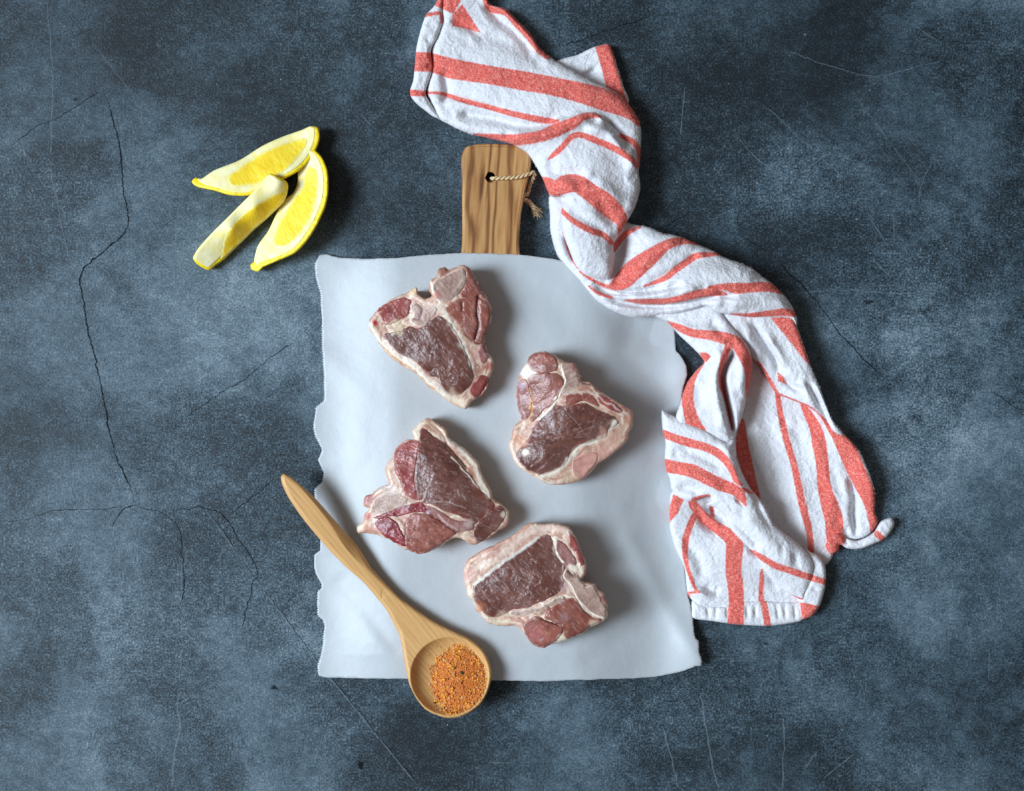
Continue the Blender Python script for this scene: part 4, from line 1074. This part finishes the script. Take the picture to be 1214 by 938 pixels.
# upper run and twisted neck
T1 = [(522,-25),(560,-26),(573,-22),(580,4),(600,11),(614,25),(628,39),(640,57),(652,68),(665,76),(690,90),(706,98),(722,105),(740,117),(755,138),(760,155),(758.5,194),(757,204),(759,223),(753,245),(743,263),(734,278),(727,291),(728,308),(722,331),(696,327),(683,315),(674,294),(668,277),(665,255),(668,236),(660,233),(652,232),(642,209),(628,185),(620,178),(605,170),(580,164),(560,159.5),(545,154),(531,147),(520,140),(510,120),(506,108),(512,80),(512,58),(518,42),(523,25),(523,8)]
cloth(T1, [(525,60,20),(520,120,16),(545,-10,18),(560,20,17),(600,30,19),(640,72,26),(580,100,30),(560,140,24),(620,150,38),(650,110,40),(700,120,42),(740,135,36),(690,150,44),(655,172,46),(630,188,36),(700,190,54),(740,220,44),(660,215,46),(700,250,55),(675,270,53),(700,300,53),(720,318,44),(690,316,46),(725,280,46),(752,180,38)],
 stripes=[[(508,73,22),(524,78,23),(538,82,24),(580,89,22),(620,96,23),(654,102,22),(688,110,24),(718,119,26),(738,128,20),(750,137,13),(757,147,6)],
  [(505,110,3),(524,111,4),(548,119,6),(575,126,6),(608,135,7),(640,142,8),(657,144,6),(662,143,3)],
  [(562,160,4),(580,163,9),(600,166,13),(620,165,14),(643,161,14),(660,154,16),(677,147,14),(692,138.5,9),(704,137,6),(712,139,2)],
  [(649,190,1),(656,184,6),(664,177,7),(678,162,7),(688,160,7),(705,166,8),(722,173,8),(739,182,8),(751,191,6),(755,199,3)],
  [(736,161,5),(750,168,7),(757,178,6),(758,196,5)],
  [(641,210,1),(650,217,13),(655,223,17),(659,226,15),(669,219,22),(685,218,21),(702,230,22),(716,240,25),(729,252,22),(737,262,14),(734,277,4)],
  [(666,249,5),(671,255,6),(683,264,7),(700,273,8),(716,279,7),(725,288,6)],
  [(572,-20,9),(576,0,8),(583,11,8),(600,15,8),(614,30,8),(628,45,8),(640,61,7),(650,68,6)]],
 polys=[[(519,-26),(556,-26),(547,0),(537,17),(522,9)],[(536,18),(548,5),(558,20),(570,39),(552,34),(536,31)]],
 folds=[([(573,-20),(579,3),(598,13),(613,28),(627,43),(640,60)], 6, 4), ([(572,0),(590,22),(606,34),(622,50),(636,66)], -5, 6), ([(560,45),(600,50),(650,75)], -3, 9), ([(530,22),(548,30),(575,42)], -4, 5),
  ([(540,135),(580,140),(620,150),(650,147),(665,141)], -7, 7), ([(600,160),(645,158),(680,145),(705,145)], 6, 9), ([(712,140),(728,152),(738,163),(748,182)], -8, 5), ([(690,150),(720,158),(745,185),(752,210)], 6, 8),
  ([(660,230),(667,236),(680,238)], -9, 5), ([(655,220),(668,217),(690,225)], 5, 7), ([(645,190),(660,205),(700,205)], -4, 9), ([(668,246),(690,258),(725,280)], -3, 6), ([(705,240),(725,262),(733,276)], -4, 7), ([(520,130),(530,112),(525,80)], -5, 5), ([(700,215),(720,225),(740,245)], 4, 8), ([(512,112),(545,117),(600,132)], -3, 4)],
 steps=[([(612,161),(630,156),(645,150),(660,142),(677,138),(695,133.5),(706,134.5),(716,142),(728,152),(742,168)], 8, 9), ([(642,214),(652,226),(659,234),(670,236)], -5, 6)],
 edge_r=11, seed=5)
# sleeve that runs from the neck to the right shoulder
SL = [(652,232),(652,255),(653,276),(662,305),(686,332),(705,354),(722,366),(742,374.5),(756,376.5),(776,374.5),(800,372.5),(822,367),(836,363),(848,369),(858,372),(889,376),(913,377.5),(937,379),(944,388),(945,379),(942,369),(935,357),(926.5,347),(916,336.5),(906,330),(891,318),(873.6,311),(858,305),(846,298),(827.5,290),(807,281),(787,277),(768,269),(743,263.5),(730,245),(700,235),(672,228)]
cloth(SL, [(665,250,30),(662,285,31),(690,332,34),(720,356,35),(760,366,32),(745,338,37),(733,300,24),(757,283,32),(770,310,43),(800,332,50),(800,300,46),(830,310,46),(850,335,52),(890,335,46),(920,350,40),(935,370,37),(880,358,48),(830,355,48),(790,362,38),(715,343,34)],
 stripes=[[(688,322,3),(696,328,4),(708,335,4),(722,340,6),(737,334,20),(749,322,24),(763,311,22),(776,301,18),(788,292,13),(800,287,11),(815,286,7),(826,289.5,3)],
  [(668,276,2),(674,293,6),(681,310,5),(686,318,3)],
  [(763,339.5,2),(776,335,5),(790,329,7),(802,319,8),(814,311,8),(824,304,8),(838,302,6),(853,302,3)],
  [(727,296,7),(735,284,8),(746,275,6),(759,269,3)],
  [(698,339,2),(708,347,4),(725,353,4)],[(741,356,2),(759,357.5,6),(776,357.5,7),(790,357,7),(807,354,8),(829,348,10),(850,347,8),(861,349,3)],
  [(841,342,6),(858,340,8),(872,342,13),(890,341,12),(906,340,12),(920,343,9),(925,346,6)],
  [(867,372,2),(885,374,5),(909,372,7),(930,370,9),(941,372,8)]],
 folds=[([(700,336),(712,343),(725,347),(755,347),(790,341),(812,334)], -6, 4), ([(716,353),(730,357),(760,362),(800,362),(830,356),(858,350)], -6, 4), ([(740,350),(770,351),(805,346),(835,340)], 4, 5),
  ([(724,335),(733,310),(738,290),(748,275)], -8, 8), ([(745,328),(775,300),(810,284)], 5, 9), ([(765,338),(800,321),(830,300)], -4, 6), ([(845,345),(862,351),(880,349)], -4, 4), ([(800,345),(850,325),(900,330)], 4, 14), ([(858,362),(900,358),(940,362)], 4, 8), ([(668,276),(674,295),(684,316)], -6, 3), ([(830,300),(850,310),(880,320)], -3, 8), ([(850,358),(870,366),(900,368)], -3, 5)],
 steps=[([(714,338),(735,346),(755,346),(780,341),(808,332)], 6, 7), ([(862,352),(850,350.5),(829,353.5),(807,359),(776,362),(741,360)], 7, 7)],
 edge_r=13, seed=9)
# right base: shaded inside of the open fold
cloth([(850,380),(880,385),(895,420),(915,450),(960,476),(990,510),(1003,517),(1019,535),(1029,557.5),(1036,578),(1037.5,597),(1037,606),(1040,620),(1030,634),(1015,640),(1000,638),(990,645),(987,660),(978,670),(966,668),(940,660),(915,640),(890,600),(866,560),(866,500),(872,440)],
 [(880,460,7),(900,500,6),(900,560,5),(920,600,5),(950,640,7),(940,540,7),(960,500,12),(970,560,11),(985,600,11),(1000,555,15),(1000,528,27),(1022,560,27),(1030,590,22),(1034,615,14),(1012,600,11),(990,632,10),(1010,630,10),(978,660,7)],
 stripes=[[(880,500,6),(880,530,16),(886,555,15),(893,575,10),(899,590,5)],[(921,460,6),(925,489,7),(932,520,8),(942,554,8),(951,597,9),(959.5,631,8),(962,660,7)],
  [(950,476,5),(954,484,8),(966,506,14),(971,525,17),(975,551,15),(977,576,16),(983,597,20),(988.5,615.5,22),(990,640,20)],
  [(990,517,8),(1003,530,22),(1012,551,22),(1023,574.6,20),(1031,593,17),(1034.5,610,13),(1036,631,8)]],
 folds=[([(1006,560),(1011,580),(1013,595),(1012,610),(1016,640)], -6, 3.5), ([(990,540),(1002,580),(1005,630)], 2.5, 6), ([(962,510),(985,580),(992,620)], 2.5, 9), ([(930,500),(945,560),(958,640)], 1.8, 8), ([(905,470),(915,540),(930,610)], -1.5, 8), ([(1000,620),(1006,640)], -3, 4)],
 edge_r=6, seed=13, crinkle=1.15)
# flap folded over on the right
cloth([(858,371),(889,373),(913,373),(937,376),(945,388),(952.6,409),(961,433),(973,462),(985,494.5),(999,513),(1010,526),(998,527),(988,523),(982,511.6),(970,491),(956,481.5),(935.6,473),(920,466),(910,451),(903,437),(893,426),(884,414),(870,396)],
 [(870,385,30),(900,390,31),(930,395,31),(900,428,24),(940,430,33),(950,460,31),(930,466,22),(968,486,27),(985,508,27),(962,445,32),(1003,522,25)],
 stripes=[[(898,430,4),(901,434,6),(907,445,8),(915,457,7),(922,467,5),(944,477,5),(959,485,8),(973,501,14),(985,518,14),(1003,524,12)]],
 polys=[[(911,374),(941,376),(945,389),(962,436),(952.6,426),(935.6,404)],[(922,441),(929,447),(933,456),(922,452)]],
 folds=[([(889,378),(899,396),(913,415),(922,432),(923,445)], -7, 4), ([(905,395),(920,415),(932,440)], 4, 6), ([(926,446),(940,459),(960,466)], -5, 4), ([(955,448),(966,470),(978,492),(988,515)], -5, 3.5), ([(948,445),(958,468),(970,485)], 3, 5), ([(878,390),(892,408),(908,430)], 4, 6), ([(965,450),(978,478),(990,504)], 4, 4)],
 edge_r=5, floor=10, seed=17, inset=.5)
# lower left body
cloth([(797,583),(794,606),(794.5,625.6),(800.5,649),(811,672),(814,695),(816,706),(822,714),(824,727),(845,730),(900,733),(950,728),(955,705),(925,680),(890,650),(872,610),(850,588),(820,580)],
 [(800,620,19),(820,600,20),(840,650,20),(870,640,24),(870,690,15),(830,700,10),(910,700,13),(900,668,20),(846,608,12),(940,715,12)],
 stripes=[[(823,612,8),(817,626,8),(813,639,8),(812,656,7),(815,673,5),(821,690,5),(826,702,4)],[(829,702,3),(817,703,3),(816,708,4)],
  [(820,594,9),(823,600,11),(836,615,13),(852,627,14),(865,636,17),(871,646,21),(870,660,20),(869.5,677,19),(872,695,19),(873,712,18),(873,725,18)],
  [(903,676,3),(903,690,6),(902,703,6),(903,716,7)],[(843,600,5),(845,612,5)]],
 polys=[[(794,620),(793,604),(798,586),(812,590),(804,608)]],
 folds=[([(824,605),(836,622),(855,634)], -4, 5), ([(826,600),(840,613),(860,628)], 5, 4), ([(840,600),(850,608)], -8, 4), ([(818,698),(835,706),(848,712)], 4, 4), ([(828,690),(846,700),(856,700)], -3, 4), ([(806,640),(826,660),(836,690)], -3, 7), ([(848,712),(852,690)], -3, 3), ([(905,675),(925,700)], -4, 5)],
 edge_r=8, seed=21)
# inner sleeve
cloth([(768,368),(800,362),(836,358),(855,370),(865.5,385),(879,401),(888,414),(892,431),(889,452),(884,476),(879,496),(871.5,518),(871,545),(840,545),(805,522),(800,500),(806,480),(809.5,467),(816,452),(828,436.5),(835,429.5),(828,419),(816,407.5),(804,396),(792,382.5),(780,376.5)],
 [(800,374,29),(840,375,34),(860,390,39),(815,395,29),(845,412,40),(880,428,45),(840,432,36),(825,470,34),(845,470,41),(872,465,38),(875,498,35),(840,500,35),(860,520,38)],
 stripes=[[(792,382,3),(804,388,8),(821,395,10),(838,397,11),(855,400,14),(872,406,15),(881,419,15),(887,433,13),(888,445,10),(886,459,5),(885,472,2)],
  [(863,411,8),(858,426,8),(854,442,5),(855,457,6),(860,472,4),(865.5,496,4),(868,510,2)],[(834,430,3),(826,440,7),(819,452,10),(815,469,14),(817,486,15),(822,502,17),(832,511,10)]],
 polys=[[(829,418),(838,418),(843,423),(838,429),(834,429)]],
 folds=[([(866,409),(868,420),(861,434),(857,448),(859,466),(866,496),(870,520)], -15, 4), ([(857,410),(852,430),(848,450),(852,480),(860,510)], 5, 6), ([(876,415),(880,440),(876,470)], 4, 6), ([(832,428),(845,424),(852,418)], -5, 5), ([(800,385),(830,392),(858,396)], 3, 5), ([(835,375),(860,395)], -3, 6), ([(828,450),(832,490)], -2.5, 7)],
 edge_r=10, floor=4, seed=25)
# band wrapping round to the lower hem
cloth([(784.5,487),(790,489),(802,495),(821,503.5),(835,509.5),(850,518),(860,524),(870,522),(871.5,540),(879,560),(889,579),(898,589),(908,603),(915,618),(918,623),(932,634),(945,644),(957,656),(964,668),(963,685),(953,712),(949,711),(932,702),(916,689),(903,672),(891,653),(882,644),(867,628),(859,613),(850,603),(838,598),(843,592.5),(840,588),(826,593),(821,594.5),(813,593.5),(802,587.5),(796,579),(794,567),(790.5,560),(788,545),(789,524),(785.5,509)],
 [(792,500,30),(800,540,34),(800,572,29),(840,530,43),(840,570,41),(865,545,45),(860,590,42),(885,600,43),(880,622,39),(910,628,40),(900,650,35),(930,662,35),(950,690,26),(942,652,33),(920,685,26),(880,575,46)],
 stripes=[[(786,514,9),(804,521,10),(821,526,10),(838,531,10),(852,538,10),(862,548,9),(869,560,8),(872.5,569,7),(879,575.5,3)],[(880,579,3),(886,582,5),(892,585,2)],
  [(788,552,16),(804,555,15),(821,558.5,16),(838,567,15),(855,575,15),(871,581,13),(879,589,11),(884,599,3)],[(822,593,6),(830,591,7),(841,588,4)],
  [(891,653,3),(903,661,7),(920,671,8),(935,676,8),(955.5,683,8),(966,686,7)],[(933,705,2),(942,709,5),(950,713,8)]],
 folds=[([(868,586),(876,594),(884,602)], -6, 2.5), ([(850,520),(862,535),(872,560),(884,582)], 4, 6), ([(872,548),(882,568),(892,584),(905,605)], -4, 4), ([(800,560),(830,566),(860,580)], 3, 7), ([(800,530),(835,542),(860,560)], -3, 6), ([(880,605),(910,640),(945,670)], 3.5, 9), ([(893,590),(905,612),(918,632)], -3, 4), ([(850,605),(880,628),(905,655)], -3, 5), ([(925,640),(930,668)], -2.5, 4), ([(942,650),(944,676)], -2.5, 4), ([(792,530),(810,545)], -3, 5), ([(796,580),(820,580),(836,590)], -4, 6)],
 edge_r=9, floor=8, seed=29)
cl = build('cloth', np.vstack(CL['v']), CL['f'], M_TOWEL, towel, {'stripe': np.concatenate(CL['s'])})
# hems
cloth([(521,141),(513,138),(505,132),(495,124),(488,116),(486,108),(490,95),(492,75),(494,55),(499,35),(505,18),(514,8),(519,-2),(517,-25),(526,-26),(526,0),(524,12),(525,26),(519,44),(511,60),(513,82),(506,104),(505,112),(509,120),(520,137)],
 [(510,130,14),(494,110,16),(500,75,20),(506,40,20),(518,5,18),(520,-20,18)], stripes=[[(489,73,23),(515,74,23)],[(484,110,8),(506,111,7)],[(505,18,5),(522,16,4),(524,26,4)],[(515,-8,28),(526,-4,28)]],
 folds=[([(508,70),(509,86)], -4, 2.5), ([(503,108),(508,118)], -4, 3), ([(500,50),(515,45)], -2, 4), ([(495,95),(508,98)], -2, 4), ([(502,30),(518,28)], -2, 4), ([(495,120),(506,122)], -2, 3)],
 edge_r=6, edge_drop=7, floor=1, seed=33, part='hem', sp=.95)
cloth([(821,712),(832,716),(843,718.5),(860,719),(879,713),(903,712),(921,713),(940,713),(952,713),(958,718),(953,734),(940,738.5),(913,742),(890,741.5),(869,740),(845,736.5),(822,733),(820,722)],
 [(825,722,9),(860,728,14),(900,725,15),(940,725,15)], stripes=[[(873,710,19),(872,745,20)],[(904,708,8),(911,745,8)]], folds=[([(x, 714), (x+dx, 738)], -2.6, 2.2) for x, dx in ((838,3),(850,-2),(862,1),(885,2),(896,-1),(920,4),(930,2),(941,3))],
 edge_r=5, edge_drop=6, floor=.8, seed=37, part='hem', sp=.95)
cloth([(954,652),(962,655),(969,658),(976,666),(979,676),(978.5,695.5),(972,718),(963,730),(952,734),(949,724),(949,711),(958,692),(962,674)],
 [(966,666,22),(969,690,24),(958,720,20)], stripes=[[(955,683,8),(979,690.5,7)]], polys=[[(947,714),(960,716),(972,719),(962,732),(951,736)]],
 folds=[([(959,674),(970,672)], -3, 3), ([(957,697),(975,700)], -3, 2.5), ([(960,684),(974,687)], 2, 3), ([(953,714),(966,716)], -2, 2.5)], edge_r=6, edge_drop=7, floor=1, seed=41, part='hem', sp=.95)
cloth([(979,648),(983,638),(992,632.6),(1000,634),(1004,638),(1016,641),(1029,636),(1037,630),(1045,618),(1057,614),(1060,623),(1050,638),(1036,645),(1021,650.5),(1005.5,650.5),(996,646),(994,653),(985,657)],
 [(988,645,17),(1010,646,14),(1035,640,16),(1053,623,15)], polys=[[(974,650),(982,634),(992,629),(1001,631),(1003,640),(999,648),(994,657),(984,661)]], stripes=[[(1040,633,8),(1046,639,7)]],
 folds=[([(1000,632),(1006,652)], -4, 3), ([(1020,638),(1022,652)], -2.5, 3), ([(1036,632),(1042,644)], -2, 2.5), ([(1047,617),(1056,632)], 1.5, 3)], edge_r=5, edge_drop=6, floor=.8, seed=45, part='hem', sp=.9)

# loose surface fibres of the cotton
def lint(n=42000):
    r = np.random.default_rng(77)
    V = np.vstack(CL['v']); SD = np.concatenate(CL['s'])
    F = np.array([f[:3] for f in CL['f']])
    a, b, c = V[F[:, 0]], V[F[:, 1]], V[F[:, 2]]
    nrm = np.cross(b-a, c-a); ar = np.linalg.norm(nrm, axis=1)
    ok = (nrm[:, 2] > -.2*ar)
    w = ar*ok; k = r.choice(len(F), n, p=w/w.sum())
    u = r.random((n, 2)); fl = u.sum(1) > 1; u[fl] = 1-u[fl]
    base = a[k]+u[:, :1]*(b-a)[k]+u[:, 1:]*(c-a)[k]
    N = nrm[k]/(ar[k][:, None]+1e-15)
    d = N*.55+r.normal(0, .75, (n, 3)); d /= np.linalg.norm(d, axis=1)[:, None]
    side = np.cross(d, r.normal(0, 1, (n, 3))); side /= np.linalg.norm(side, axis=1)[:, None]
    l = (r.uniform(1.2, 2.6, (n, 1)))*S; wd = .17*S
    v = np.stack([base-side*wd, base+side*wd, base+d*l], 1).reshape(-1, 3)
    f = np.arange(3*n).reshape(-1, 3).tolist()
    o = build('fibres', v, f, M_TOWEL, cl, {'stripe': np.repeat(SD[F[k, 0]], 3)}, smooth=False)
    o['kind'] = 'stuff'
lint()
